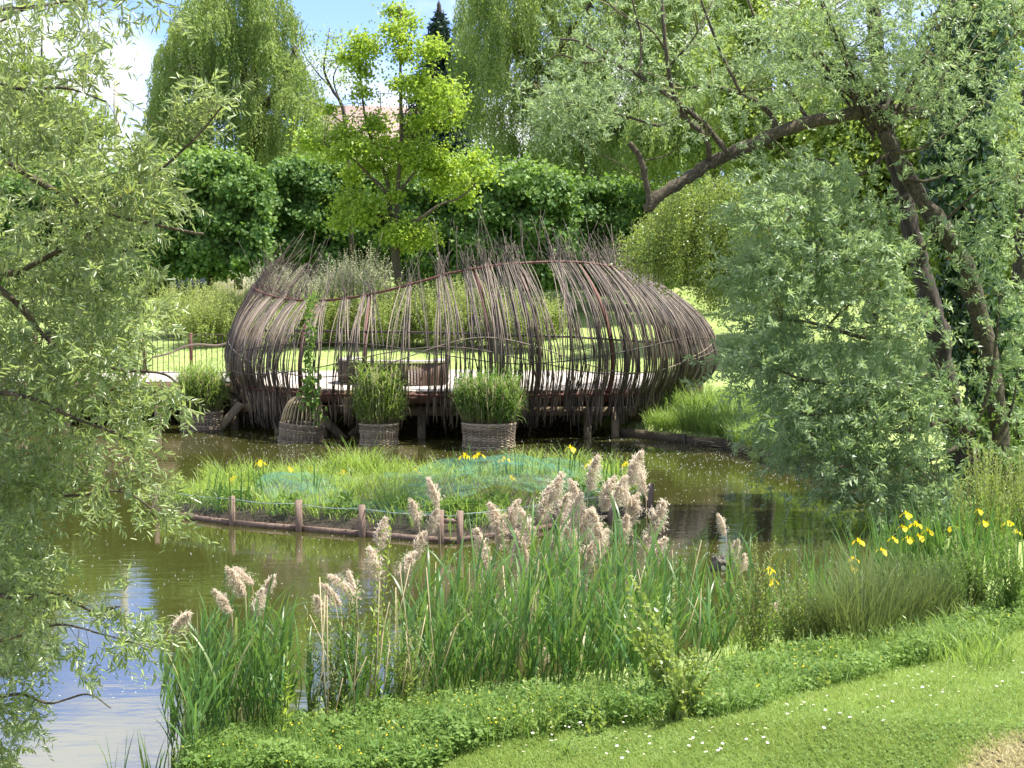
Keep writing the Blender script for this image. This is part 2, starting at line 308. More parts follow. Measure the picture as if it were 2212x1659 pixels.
a.add(np.stack([X, Y, Z], -1), np.stack([i[:-1, :-1], i[:-1, 1:], i[1:, 1:], i[1:, :-1]], -1).reshape(-1, 4))
go = a.build('ground', M['ground'], smooth=True); tag(go, kind='structure')
def drymask(x, y):      # worn strip in the near right corner
    q = (x-2.2)*.62 - (y-7.0)*1.0 + .25*hnoise(x*1.5, y*1.5)
    return np.clip(q*2.2+.15, 0, 1)*(y < 12)
da = go.data.attributes.new('dry', 'FLOAT', 'POINT'); da.data.foreach_set('value', drymask(X, Y).astype(np.float32).ravel())
a = Acc(); a.add([[-60, 3, 0], [12, 3, 0], [12, 50, 0], [-60, 50, 0]], [[0, 1, 2, 3]])
tag(a.build('water', M['water']), kind='structure')
# specks of willow down on the water
n_ = 7500; q = R.uniform([-12, 12], [9, 42], (n_*3, 2)); q = q[sdist(q[:, 0], q[:, 1]) < -.1]
dens = .25+.75*(np.sin(q[:, 0]*.6+q[:, 1]*.35)*.5+.5); dens *= np.clip((q[:, 0]+9)/8, .25, 1)
q = q[R.random(len(q)) < dens]
a = Acc(); B = np.c_[q, np.full(len(q), .006)]; az = R.uniform(0, 2*PI, len(q)); s_ = R.uniform(.006, .024, len(q))*(.55+B[:, 1]/38)
leaves(a, B, np.c_[np.cos(az), np.sin(az), 0*az], np.tile(A(0, 0, 1), (len(q), 1)), s_, s_*.75, 'quad', fold=.3)
tag(a.build('floating_down', M['white']), 'white specks of willow down scattered over the pond water', 'floating down', kind='stuff')

# ---------------------------------------------------------------- deck, on posts over the water
DZ = 1.32
dk = thing('timber_deck', (-2, 43, 0), 'pale boarded timber deck standing on posts over the pond, under the woven willow shelter', 'deck')
fr = [P(px, py, D) for px, py, D in ((505, 825, 40.6), (545, 838, 38.9), (610, 846, 37.4), (700, 851, 36.3), (800, 853, 35.9), (900, 853, 35.7), (1000, 853, 35.7), (1100, 853, 35.8), (1200, 852, 36.1), (1300, 850, 36.5), (1400, 846, 37.3), (1480, 841, 38.4), (1520, 835, 39.8))]
fr = [A(p[0], p[1]+.25, DZ) for p in fr]
back = [A(5.6, 42.5, DZ), A(4.6, 45.5, DZ), A(2, 47.5, DZ), A(-3, 48.5, DZ), A(-8.0, 47.0, DZ)]
front_line = [A(-24, 40.6, DZ)] + [A(-8.35, 40.6, DZ)] + fr[1:]
poly = front_line + back + [A(-24, 46.5, DZ)]
def deckfloor(a):
    P2 = np.array(poly)[:, :2]; x = -24.0
    while x < 6.2:                      # boards across, each its own strip clipped to the outline
        xc = x+.07; ysn = []
        for i_ in range(len(P2)):
            p, q = P2[i_], P2[(i_+1) % len(P2)]
            if (p[0]-xc)*(q[0]-xc) < 0: ysn.append(p[1]+(q[1]-p[1])*(xc-p[0])/(q[0]-p[0]))
        if len(ysn) >= 2: box(a, (xc, (min(ysn)+max(ysn))/2, DZ-.02), (.134, max(ysn)-min(ysn), .04), r=R.random())
        x += .145
one('deck_boards', deckfloor, M['deck'], dk)
def fas(a):
    for p, q in zip(front_line[:-1], front_line[1:]): beam(a, p+A(0, .05, -.19), q+A(0, .05, -.19), .07, .30, R.random())
one('fascia', fas, M['fascia'], dk)
def und(a):
    beam(a, A(-24, 40.75, .83), A(-7.9, 40.75, .83), .12, .2); beam(a, P(860, 888, 36.6), P(1368, 888, 37.2), .12, .24)
    beam(a, P(500, 880, 39.2), P(870, 886, 36.7), .12, .22); beam(a, A(-8, 43.5, .9), A(4.4, 43.5, .9), .12, .25)
    beam(a, A(-24, 45, .85), A(-8, 45, .85), .12, .25)
one('back_boarding', lambda a: [beam(a, p+A(0, 0, .45), q+A(0, 0, .45), .06, 1.55) for p, q in ((A(-24, 44.2, 0), A(-8, 44.2, 0)), (A(-8, 44.2, 0), A(-2, 43.2, 0)), (A(-2, 43.2, 0), A(2.6, 41.2, 0)), (A(2.6, 41.2, 0), A(3.7, 38.6, 0)))], M['earthwall'], dk)
one('bearer_beam', und, M['wood'], dk)
for px, D in ((50, 40.7), (142, 40.7), (340, 40.7), (505, 39.6), (600, 38.3), (700, 37.2), (910, 36.7), (1270, 37.0), (1330, 37.1), (1150, 41), (1210, 42), (760, 41), (240, 44.5), (440, 44.5)):
    p = P(px, 700, D); z1 = .80 if D < 38 or D > 40.6 else .9
    one('deck_post', lambda a: box(a, (p[0], D, (z1-.8)/2-.02), (.21, .2, z1+.8)), M['wood'], dk)
for p, q, D in (((520, 872), (455, 948), 38.8), ((685, 890), (752, 958), 36.9), ((800, 900), (735, 965), 37.8)):
    one('brace', lambda a: beam(a, P(*p, D), P(*q, D), .09, .22), M['wood'], dk)

# ---------------------------------------------------------------- iron railing along the back of the walkway
rl = thing('iron_railing', (-14, 44, DZ), 'dark iron railing of thin upright bars and flat posts along the timber walkway', 'railing')
def rpt(px, z): p = P(px, 700, 44); return A(p[0], 44.0, z)
x0, x1 = P(-60, 700, 44)[0], P(505, 700, 44)[0]
one('top_rail', lambda a: beam(a, A(x0, 44, 2.64), A(x1, 44, 2.64), .05, .025), M['iron'], rl)
one('bottom_rail', lambda a: beam(a, A(x0, 44, DZ+.10), A(x1, 44, DZ+.10), .04, .025), M['iron'], rl)
def bars(a):
    x = np.arange(x0, x1, .175); n = len(x); p = np.stack([np.stack([x, x*0+44, x*0+DZ+.08], -1), np.stack([x+R.normal(0, .01, n), x*0+44, x*0+2.64], -1)], 1); tubes(a, p, .012, 4)
one('bar_panel', bars, M['iron'], rl)
for px in (-20, 75, 195, 310, 412, 500):
    one('railing_post', lambda a: box(a, rpt(px, (DZ+2.7)/2), (.10, .05, 2.7-DZ)), M['rust'], rl)
one('woven_rod', lambda a: tubes(a, spline([P(x, y, 43.9) for x, y in ((330, 772), (370, 762), (400, 748), (430, 744), (470, 746), (500, 738))], 24), .035, 6), M['rod'], rl)

# ---------------------------------------------------------------- curved bench inside the shelter
bn = thing('curved_bench', (-3, 38, DZ), 'dark slatted curved bench standing on the deck inside the woven willow shelter', 'bench')
bp_ = spline([A(-4.9, 41.0, 0), A(-5.0, 39.6, 0), A(-4.3, 38.5, 0), A(-3.0, 38.0, 0), A(-2.0, 38.4, 0), A(-1.85, 39.6, 0)], 70)
def bside(a):
    for p, q in zip(bp_[:-1], bp_[1:]): beam(a, p+A(0, 0, DZ+.33), p+(q-p)*.86+A(0, 0, DZ+.33), .035, .62, R.random())
def btop(a):
    c = A(-3.5, 40.8, 0); o_ = bp_ + nrm(bp_-c)*.05; i_ = bp_ - nrm(bp_-c)*.5; n = len(bp_)
    for k in range(n-1):
        z = A(0, 0, DZ+.66); z2 = A(0, 0, DZ+.71)
        V = [o_[k]+z, o_[k+1]+z, i_[k+1]+z, i_[k]+z, o_[k]+z2, o_[k+1]+z2, i_[k+1]+z2, i_[k]+z2]
        a.add(V, [[0, 3, 2, 1], [4, 5, 6, 7], [0, 1, 5, 4], [1, 2, 6, 5], [2, 3, 7, 6], [3, 0, 4, 7]], [R.random()]*6)
one('side_slats', bside, M['bench'], bn); one('seat', btop, M['deck'], bn)

# ---------------------------------------------------------------- woven willow shelter
TAB = np.array([  # ring px, py, D | belly px, py, D | top rail px, py, D
 (575, 822, 43.8, 565, 742, 44.0, 640, 650, 42.9), (535, 824, 42.2, 512, 742, 42.5, 590, 624, 42.0), (508, 826, 40.5, 497, 742, 40.5, 549, 620, 41.1),
 (528, 836, 38.9, 521, 745, 38.5, 580, 637, 39.8), (590, 844, 37.5, 588, 748, 37.0, 640, 648, 38.5), (690, 851, 36.3, 692, 750, 35.7, 715, 648, 37.4),
 (790, 853, 35.8, 792, 750, 35.1, 800, 636, 36.9), (893, 854, 35.6, 895, 747, 34.9, 893, 613, 36.7), (1000, 854, 35.6, 1003, 740, 34.9, 975, 590, 36.7),
 (1100, 854, 35.7, 1102, 732, 34.9, 1066, 574, 36.7), (1200, 853, 36.0, 1203, 722, 35.2, 1152, 567, 37.0), (1300, 851, 36.4, 1304, 720, 35.7, 1238, 566, 37.5),
 (1392, 847, 37.2, 1400, 725, 36.6, 1310, 574, 38.2), (1458, 842, 38.3, 1474, 732, 37.9, 1362, 588, 39.2), (1498, 836, 39.8, 1526, 742, 39.6, 1402, 604, 40.6),
 (1505, 830, 41.4, 1541, 740, 41.5, 1428, 618, 42.0), (1480, 826, 43.2, 1512, 732, 43.6, 1430, 630, 43.6)], float)
def tabat(u, k):
    u = np.clip(np.asarray(u, float), 0, len(TAB)-1.0001)
    i_ = u.astype(int); f = (u-i_)[..., None]; cols = TAB[:, k*3:k*3+3]
    q = np.vstack([2*cols[0]-cols[1], cols, 2*cols[-1]-cols[-2]]); a_, b_, c_, d_ = q[i_], q[i_+1], q[i_+2], q[i_+3]
    r = .5*((2*b_)+(c_-a_)*f+(2*a_-5*b_+4*c_-d_)*f*f+(3*b_-a_-3*c_+d_)*f**3)
    return P(r[..., 0], r[..., 1], r[..., 2])
CEN = A(-1.2, 41, 0)
def wall(ub, um, ut, v):        # v: 0 ring, .5 belly, 1 top rail
    b, m_, t = tabat(ub, 0), tabat(um, 1), tabat(ut, 2)
    v = v[..., None]; out_ = nrm((m_-CEN)*A(1, 1, 0)); h = (b*2*(v-.5)*(v-1) + m_*4*v*(1-v) + t*2*v*(v-.5))
    return h + out_*(np.clip(v-.5, 0, 1)*np.clip(1-v, 0, 1))*(.6+1.2*np.clip((np.asarray(um)-9)/5, 0, 1))[..., None]
sh = thing('willow_shelter', (-1.2, 40, DZ), 'large open topped shelter woven of brown willow rods on iron hoops, standing on the deck', 'shelter')
uu = np.linspace(0, 16, 120)
def rail(a, v, r, u0=0, u1=16, off=0.03):
    u = np.linspace(u0, u1, 110); p = wall(u, u, u, np.broadcast_to(v, u.shape)); p = p + nrm((p-CEN)*A(1, 1, 0))*off; tubes(a, p, r, 7)
one('bottom_hoop', lambda a: rail(a, np.full(110, 0.0), .034), M['rust'], sh, True)
one('top_hoop', lambda a: rail(a, np.full(110, 1.0), .036), M['rust'], sh, True)
one('middle_hoop', lambda a: rail(a, .5+.11*np.sin(np.linspace(0, 16, 110)*.42-.3)+.06, .028, off=-.05), M['iron'], sh, True)
for ph, am, v0, fr_ in ((0, .17, .36, .95), (2.0, .15, .33, .80), (4.2, .13, .42, .7)):
    one('wavy_rod', lambda a: rail(a, v0+am*np.sin(np.linspace(0, 16, 110)*fr_+ph), .014, off=.06), M['rod'], sh, True)
# flat iron ribs
for u, lean in ((2.6, .4), (4.6, .45), (5.95, .15), (8.55, -.2), (9.6, -.3), (11.15, -.62), (13.15, -.7), (14.5, -.4)):
    def rib(a):
        v = np.linspace(-.28, 1.0, 22); p = wall(np.full(22, u), np.full(22, u), np.full(22, u), v); p = p - nrm((p-CEN)*A(1, 1, 0))*.05
        sd_ = A(1, 0, 0)*.055 if u < 13 else A(.5, .8, 0)*.055
        V = np.stack([p-sd_, p+sd_, p+sd_+A(0, .02, 0), p-sd_+A(0, .02, 0)], 1); i_ = np.arange(88).reshape(22, 4); nx_ = np.roll(i_, -1, 1)
        a.add(V, np.stack([i_[:-1], nx_[:-1], nx_[1:], i_[1:]], -1).reshape(-1, 4))
    one('iron_rib', rib, M['rust'], sh)
bund = np.array([2.3, 2.75, 3.1, 3.55, 4.0, 4.35, 4.85, 5.4, 5.98, 7.0, 7.85, 8.45, 9.0, 9.35])
def rods(n, u0, u1, split=False, front=None):
    ub = np.sort(R.uniform(u0, u1, n)); um = ub + R.normal(0, .025, n); ut = ub + R.normal(0, .07, n)
    near = bund[np.abs(bund[None]-ub[:, None]-.08).argmin(1)]
    att = np.where(ub < 8.2, .72, np.where(ub < 9.5, .25, 0))*R.uniform(.6, 1.1, n); left = np.clip((4.5-ub)/3, 0, 1)
    ut = ut*(1-att)+near*att + .12*left
    g = (ut > 9.8) & (ut < 10.4); ut = np.where(g, np.where(ut < 10.05, 9.65+R.normal(0, .12, n), 10.55+R.normal(0, .1, n)), ut)
    um = um + (ut-ub)*.12
    K = 15; v = np.linspace(0, 1, K)[None]
    off = R.uniform(-.05, .08, n); p = wall(np.repeat(ub[:, None], K, 1), np.repeat(um[:, None], K, 1), np.repeat(ut[:, None], K, 1), np.repeat(v, n, 0))
    o_ = nrm((p-CEN)*A(1, 1, 0)); p = p + o_*off[:, None, None]
    s_ = np.linspace(0, 1, K)[None, :, None]; p = p + (np.sin(s_*PI*R.uniform(1, 3, (n, 1, 1))+R.uniform(0, 6, (n, 1, 1)))*R.normal(0, .032, (n, 1, 3))*A(1, .6, 0))
    # tail hangs under the ring, tip springs past the top rail
    tl = np.where(ub < 4.3, R.uniform(.45, 1.2, n), R.uniform(.3, .95, n)) * np.where(R.random(n) < .12, 1.4, 1)
    tdir = nrm(nrm(p[:, 0]-p[:, 1])*A(.5, .5, 1)+np.c_[R.normal(.03, .11, n), R.normal(0, .08, n), np.full(n, -.6)] + np.c_[np.clip(4.3-ub, 0, 2)*.10, np.zeros(n), np.zeros(n)])
    q = np.linspace(1, 0, 5)[None, :-1, None]; tail = p[:, :1]+tdir[:, None]*tl[:, None, None]*q
    tail[..., 2] = np.maximum(tail[..., 2], .10)
    tpl = R.uniform(.15, .85, n)*np.where(R.random(n) < .14, 1.9, 1)*np.where(ub < 4.2, 1.5, 1)*np.where((ub > 5) & (ub < 7), .75, 1)
    tpd = nrm(p[:, -1]-p[:, -2]); tpd = nrm(tpd*A(.7, .5, .8)+np.c_[R.normal(0, .17, n), R.normal(0, .15, n), np.full(n, .45)] + np.c_[np.clip(4.5-ub, 0, 3)*.20, np.zeros(n), np.zeros(n)])
    q = np.linspace(0, 1, 6)[None, 1:, None]; tip = p[:, -1:]+tpd[:, None]*tpl[:, None, None]*q + A(0, 0, 1)*R.normal(0, .10, (n, 1, 1))*q*q+A(1, 0, 0)*R.normal(0, .10, (n, 1, 1))*q*q
    path = np.concatenate([tail, p, tip], 1); K2 = path.shape[1]
    r0 = R.uniform(.010, .021, n); rad = r0[:, None]*np.concatenate([np.full(4, 1.0), np.linspace(1, .62, K), np.linspace(.5, .2, 5)])[None]
    return path, rad
pa, ra = rods(84, 2.6, 13.2)
for k in range(84):
    a = Acc(); tubes(a, pa[k], ra[k], 6, r=R.random()); a.build('rod', M['rod'], sh, True)
a = Acc()
for n_, u0, u1 in ((250, 2.2, 14.2), (160, 8.6, 13.6), (170, .4, 4.4), (190, 12.2, 16)):
    pa, ra = rods(n_, u0, u1); tubes(a, pa, ra, 5)
# loose whippy tips standing above the rail
n_ = 70; u = R.uniform(2.3, 13, n_); p0 = wall(u, u, u, np.ones(n_)); dr = nrm(np.c_[R.normal(.05, .35, n_), R.normal(0, .2, n_), np.full(n_, 1.)]); s_ = np.linspace(0, 1, 7)[None, :, None]
tubes(a, p0[:, None]+dr[:, None]*s_*R.uniform(.5, 1.7, (n_, 1, 1))+A(1, 0, 0)*R.normal(0, .15, (n_, 1, 1))*s_**2, np.linspace(.012, .004, 7)[None].repeat(n_, 0), 4)
tag(a.build('willow_rods', M['rod'], sh, True), kind='stuff')

# climbing plant up a rod on the left
def vine(a):
    pth = spline([P(x, y, D) for x, y, D in ((690, 905, 35.6), (668, 860, 35.6), (672, 820, 35.4), (665, 770, 35.4), (672, 720, 35.4), (668, 660, 36), (680, 640, 37))], 60)
    i_ = R.integers(0, 60, 420); b = pth[i_]+R.normal(0, .07, (420, 3)); w_ = np.where(i_ < 22, 1.5, 1)
    b += R.normal(0, .12, (420, 3))*(i_ < 22)[:, None]
    leaves(a, b, nrm(rdir(420)+A(0, -.4, -.3)), nrm(rdir(420)+A(0, -.6, .8)), R.uniform(.07, .15, 420)*w_, R.uniform(.05, .09, 420)*w_, 'round')
    tubes(a, pth, .012, 4)
tag(one('climbing_vine', vine, M['clover']), 'light green climbing plant winding up the rods at the left of the shelter', 'vine')

# ---------------------------------------------------------------- wicker baskets in the water
def weave(a, r0, r1, z0, z1, rows, nst=44, tilt=None):
    th = np.linspace(0, 2*PI, nst*4+1); rr_ = []
    for k in range(rows):
        f = (k+.5)/rows; z = z0+(z1-z0)*f; rad = r0+(r1-r0)*f + .012*np.sin(f*9)
        r_ = rad+.016*np.cos(th*nst/2+(k % 2)*PI); rr_.append(np.stack([r_*np.cos(th), r_*np.sin(th), z+.01*np.sin(th*3+k)], -1))
    tubes(a, np.array(rr_), (z1-z0)/rows*.52, 5)
    t2 = np.arange(nst)*2*PI/nst; st = np.stack([np.stack([(r0)*np.cos(t2), r0*np.sin(t2), t2*0+z0], -1), np.stack([r1*np.cos(t2), r1*np.sin(t2), t2*0+z1+.02], -1)], 1); tubes(a, st, .016, 5)
def rim(a, r, z, k=3, rad=.028):
    th = np.linspace(0, 2*PI, 80)
    for j in range(k):
        q = r+.018*np.cos(th*14+j*2*PI/k); tubes(a, np.stack([q*np.cos(th), q*np.sin(th), z+.018*np.sin(th*14+j*2*PI/k)], -1), rad, 5)
def tuft(a, c, rx, n, Lr, lean=(.1, .9), Wr=(.018, .035), sp=.5):
    an = R.uniform(0, 2*PI, n); q = np.sqrt(R.random(n))*rx; b = np.stack([c[0]+q*np.cos(an), c[1]+q*np.sin(an), np.full(n, c[2])], -1)
    az = an+R.normal(0, .7, n); blades(a, b, az, R.uniform(0, .25, n), R.uniform(*lean, n), R.uniform(*Lr, n), R.uniform(*Wr, n), 6)
for px, py, D, r, hh, lab, gl, gr_ in ((426, 934, 38.3, .56, .50, 'round wicker basket of green reeds in the water by the walkway, farthest left', 1.85, .62),
        (815, 963, 34.9, .48, .48, 'small round wicker basket of tall drooping grass in front of the shelter, between two others', 2.15, .62),
        (1055, 971, 34.2, .65, .56, 'widest round wicker basket, full of dark green grass, in front of the shelter', 1.8, .75)):
    c = G(px, py); c[1] += r; o_ = thing('wicker_basket', (0, 0, 0), lab, 'basket')
    one('basket_wall', lambda a: weave(a, r*.98, r, -.12, hh, 18, 36), M['wicker'], o_); one('rim', lambda a: rim(a, r+.01, hh+.03), M['wicker'], o_)
    one('basket_soil', lambda a: a.add([[r*.9*math.cos(t), r*.9*math.sin(t), hh-.12] for t in np.linspace(0, 2*PI, 24, endpoint=False)], [list(range(24))]), M['soil'], o_)
    o_.location = (c[0], c[1], 0)
    def tf(a):
        n1 = 520; an = R.uniform(0, 2*PI, n1); q = np.sqrt(R.random(n1))*r*.9
        b = np.stack([c[0]+q*np.cos(an), c[1]+q*np.sin(an), np.full(n1, hh-.1)], -1)
        st = R.uniform(.35, 1, n1)*gl*.78; tp = b+np.stack([np.cos(an)*q*.45, np.sin(an)*q*.45, st], -1)+R.normal(0, .05, (n1, 3))
        tubes(a, np.stack([b, (b+tp)/2+R.normal(0, .02, (n1, 3)), tp], 1)[:260], .007, 3, mi=1)
        k = 8; bb = (b[:, None]+(tp-b)[:, None]*R.uniform(.25, 1, (n1, k, 1))).reshape(-1, 3); az = R.uniform(0, 2*PI, len(bb))
        blades(a, bb, az, R.uniform(.2, .6, len(bb)), R.uniform(1.0, 2.5, len(bb)), R.uniform(.28, .62, len(bb)), R.uniform(.016, .034, len(bb)), 5)
    a = Acc(); tf(a)
    tuft(a, (c[0], c[1], hh-.05), r, 30, (.5, .9), (1.6, 2.9))
    g_ = a.build('basket_grass', [M['grass'] if gr_ < .7 else M['clover'], M['straw']])
    tag(g_, {1.85: 'bright green reeds growing in the wicker basket by the walkway', 2.15: 'tall light green grass drooping over the smallest wicker basket', 1.8: 'broad dark green grass tuft growing in the widest wicker basket'}[gl], 'grass tuft')
c = G(642, 957); c[1] += .55
cl = thing('wicker_cloche', (0, 0, 0), 'dome topped wicker basket with bare arched ribs, leaning in the water, without grass', 'basket')
one('basket_wall', lambda a: weave(a, .57, .55, -.15, .42, 18, 36), M['wicker'], cl); one('rim', lambda a: rim(a, .56, .44, 3, .024), M['wicker'], cl)
def ribs(a):
    t2 = np.arange(30)*2*PI/30; s_ = np.linspace(0, 1, 9)
    rr_ = .55*np.cos(s_*1.40)**.75; zz = .42+.76*np.sin(s_*1.45)
    tubes(a, np.stack([np.stack([rr_*math.cos(t), rr_*math.sin(t), zz], -1) for t in t2]), .015, 5)
one('arched_ribs', ribs, M['straw'], cl); one('top_weave', lambda a: weave(a, .30, .05, 1.00, 1.21, 6, 24), M['wicker'], cl)
cl.location = (c[0], c[1], 0); cl.rotation_euler = (.0, .10, 0)

# ---------------------------------------------------------------- fenced island
ISL = np.array([G(348, 1112), G(500, 1134), G(645, 1146), (G(780, 1158)), G(955, 1172), G(990, 1172), G(1205, 1140), G(1405, 1108), G(1385, 1052), G(1230, 1035), G(830, 1030), G(560, 1045), G(430, 1058)])
def inset(poly, d): c_ = poly.mean(0); return c_+(poly-c_)*(1-d/np.linalg.norm(poly-c_, axis=1, keepdims=True))
ic = ISL.mean(0); rad_ = [1.0, .97, .7, .4, .12]; zz_ = [-.3, .10, .26, .33, .36]
a = Acc(); V = np.vstack([(ic+(ISL-ic)*q)*A(1, 1, 0)+A(0, 0, z) for q, z in zip(rad_, zz_)]); m_ = len(ISL); i_ = np.arange(5*m_).reshape(5, m_); nx_ = np.roll(i_, -1, 1)
a.add(V, np.vstack([np.stack([i_[:-1], nx_[:-1], nx_[1:], i_[1:]], -1).reshape(-1, 4)])); a.add(V[-m_:], [list(range(m_))]); tag(a.build('island_ground', M['soil'], smooth=False), kind='structure')
fe = thing('island_fence', (ic[0], ISL[5][1], 0), 'low brown fence of short posts, edge boards and green chicken wire round the planted island', 'fence')
for k in range(len(ISL)):
    p, q = ISL[k], ISL[(k+1) % len(ISL)]
    one('edge_board', lambda a: beam(a, p+A(0, 0, .035), q+A(0, 0, .035), .04, .09), M['post'], fe)
for px, py, h in ((341, 1112, .47), (503, 1133, .47), (647, 1146, .49), (783, 1158, .49), (953, 1173, .50), (994, 1173, .49), (1103, 1159, .46), (1205, 1144, .46), (1221, 1136, .40), (1318, 1124, .42), (1405, 1109, .52)):
    g_ = G(px, py); one('fence_post', lambda a: box(a, (g_[0], g_[1]-.06, h/2-.15), (.085, .085, h+.3), rz=R.normal(0, .2)), M['post'], fe)
pc, qc = G(953, 1173), G(994, 1173); one('cross_board', lambda a: beam(a, pc+A(0, -.06, .34), qc+A(0, -.06, .34), .05, .07), M['post'], fe)
def wiremesh(a):
    segs = []
    for k in range(7):
        p, q = ISL[k]+A(0, -.03, .13), ISL[k+1]+A(0, -.03, .13); ln = np.linalg.norm(q-p); d = (q-p)/ln; hh = .30; st = .075
        for s0 in np.arange(-hh, ln, st):
            for sg in (0, 1):
                a0, a1 = (s0, s0+hh) if sg == 0 else (s0+hh, s0)
                lo, hi = (a0, a1); pts = [p+d*np.clip(lo, 0, ln), p+d*np.clip(hi, 0, ln)+A(0, 0, hh)]
                if 0 <= lo <= ln and 0 <= hi <= ln: segs.append(pts)
    tubes(a, np.array(segs), .0028, 3)
one('chicken_wire', wiremesh, M['green_wire'], fe)
def topw(a):
    for k in range(7):
        for z in (.43,): tubes(a, spline([ISL[k]+A(0, -.05, z), (ISL[k]+ISL[k+1])/2+A(0, -.05, z-.03), ISL[k+1]+A(0, -.05, z)], 8), .006, 4)
one('top_wire', topw, M['wire'], fe)
# island grass
Ip = inset(ISL, .12)[:, :2]
q = samp(Ip, 7000); a = Acc()
def iz(q): f = np.array([np.linalg.norm(v-ic[:2]) for v in q]); return .12+.22*np.clip(1-f/3.5, 0, 1)
clump = (np.sin(q[:, 0]*2.3+1)*np.sin(q[:, 1]*1.7)+1)/2
B = np.c_[q, iz(q)]; blades(a, B, R.uniform(0, 2*PI, len(q)), R.uniform(0, .3, len(q)), R.uniform(.5, 2.2, len(q)), (.22+.36*clump)*R.uniform(.6, 1.3, len(q)), R.uniform(.010, .02, len(q)), 5)
# taller arching tufts near the back and left
for px, py, s_, n_ in ((500, 1090, 1.0, 120), (560, 1075, 1.0, 150), (480, 1060, .9, 90), (640, 1060, .8, 120), (700, 1055, .9, 120), (780, 1050, 1.15, 220), (740, 1048, 1.0, 160), (820, 1060, .9, 100), (850, 1130, .8, 130), (880, 1110, .8, 90), (1100, 1150, .6, 70), (1160, 1040, .9, 120), (1230, 1035, .9, 130), (1300, 1045, .8, 110), (1340, 1065, .9, 140), (1130, 1028, .8, 70), (600, 1120, .7, 120), (700, 1135, .7, 120), (1060, 1150, .6, 80), (380, 1105, .6, 90), (430, 1100, .75, 90), (1280, 1090, .7, 90), (1365, 1090, .7, 100)):
    g_ = G(px, py); tuft(a, (g_[0], g_[1], .15), .32, n_, (.4*s_, .85*s_), (.5, 2.1), (.010, .02))
tag(a.build('island_grass', M['isl']), 'bright yellow green grass and arching sedge growing all over the fenced island', 'grass', kind='stuff')
a = Acc()
for px, py, n_ in ((480, 1120, 26), (530, 1118, 20), (750, 1140, 24), (1010, 1150, 50), (1070, 1140, 40), (950, 1150, 30), (620, 1135, 20), (1250, 1100, 26), (560, 1080, 18), (870, 1140, 30)):
    g_ = G(px, py); n2_ = n_*6; b = g_+R.normal(0, .16, (n2_, 3))*A(1, 1, 0)+A(0, 0, .2)+np.c_[np.zeros((n2_, 2)), R.uniform(0, .3, n2_)]
    leaves(a, b, nrm(rdir(n2_)+A(0, 0, .6)), nrm(rdir(n2_)+A(0, 0, .5)), R.uniform(.06, .16, n2_), R.uniform(.03, .05, n2_), 'round')
tag(a.build('island_herbs', M['clover']), 'dark green leafy herbs among the grass on the fenced island', 'plants', kind='stuff')
# net draped over hoops
def net(pxy, zf, name, lab):
    a = Acc(); nu, nv = 46, 22; u, v = np.meshgrid(np.linspace(0, 1, nu), np.linspace(0, 1, nv))
    c0, c1, c2, c3 = [G(*p) for p in pxy]; g_ = (c0*(1-u[..., None])+c1*u[..., None])*(1-v[..., None])+(c3*(1-u[..., None])+c2*u[..., None])*v[..., None]
    g_[..., 2] = zf(u, v)+.035*np.sin(u*19+v*13)+.03*np.sin(v*17-u*11)+.02*np.sin(u*37+v*9)*np.sin(v*23)+.015*np.sin(u*80+v*60); g_[..., 0] += .05*np.sin(v*14); i_ = np.arange(nu*nv).reshape(nv, nu)
    a.add(g_, np.stack([i_[:-1, :-1], i_[:-1, 1:], i_[1:, 1:], i_[1:, :-1]], -1).reshape(-1, 4)); tag(a.build(name, M['net'], smooth=True), lab, 'net')
net(((905, 1150), (1290, 1120), (1330, 1045), (900, 1045)), lambda u, v: .38+.34*np.sin(np.clip(u*1.15, 0, 1)*PI)*(.45+.55*np.sin(v*PI*.8+.4))-.15*(v > .96), 'garden_net', 'blue green bird net humped over the right half of the planted island')
net(((560, 1128), (960, 1160), (920, 1062), (560, 1075)), lambda u, v: .34+.15*np.sin(u*PI*2.3+.5)*np.sin(v*PI)+.12*np.sin(v*PI), 'garden_net', 'flatter green bird net sagging over the left half of the planted island')

# ---------------------------------------------------------------- iris flowers
def iris_template():
    o_ = thing('yellow_iris', (0, 0, 0), '', 'iris')
    def fl(a):
        for k in range(3):
            an = k*2*PI/3; d = A(math.cos(an), math.sin(an), 0)
            B = np.array([[0, 0, 0]]+[d*.035+A(0, 0, .012)]); leaves(a, B, np.array([d+A(0, 0, .45), d*.7+A(0, 0, -.85)]), np.array([A(0, 0, 1)-d*.3, d+A(0, 0, .6)]), A(.045, .075), A(.035, .062), 'round', fold=.1)
            d2 = A(math.cos(an+PI/3), math.sin(an+PI/3), 0); leaves(a, np.array([[0, 0, 0.]]), np.array([d2*.5+A(0, 0, 1)]), np.array([d2]), A(.055), A(.022), 'round')
    f = one('flower', fl, M['yellow'], o_); f.location = (0, 0, 0)
    return o_
IT = iris_template(); used = [False]
def stem(parent, h, bend, mat, r=.007):
    return one('stem', lambda a: tubes(a, spline([A(-bend, 0, -h), A(-bend*.5, 0, -h*.5), A(0, 0, 0)], 6), r, 5), mat, parent)
stem(IT, .6, .06, M['iris'])
def iris(px, py, D, lab, sc=1.2):
    p = P(px, py, D)
    if not used[0]: used[0] = True; o_ = IT; o_.location = tuple(p); o_['label'] = lab; o_.scale = (sc,)*3; o_.rotation_euler = (0, 0, R.uniform(0, 6))
    else: o_ = copy_thing(IT, p, lab, R.uniform(0, 6), sc*R.uniform(.85, 1.15))
    o_['group'] = 'yellow irises in flower'
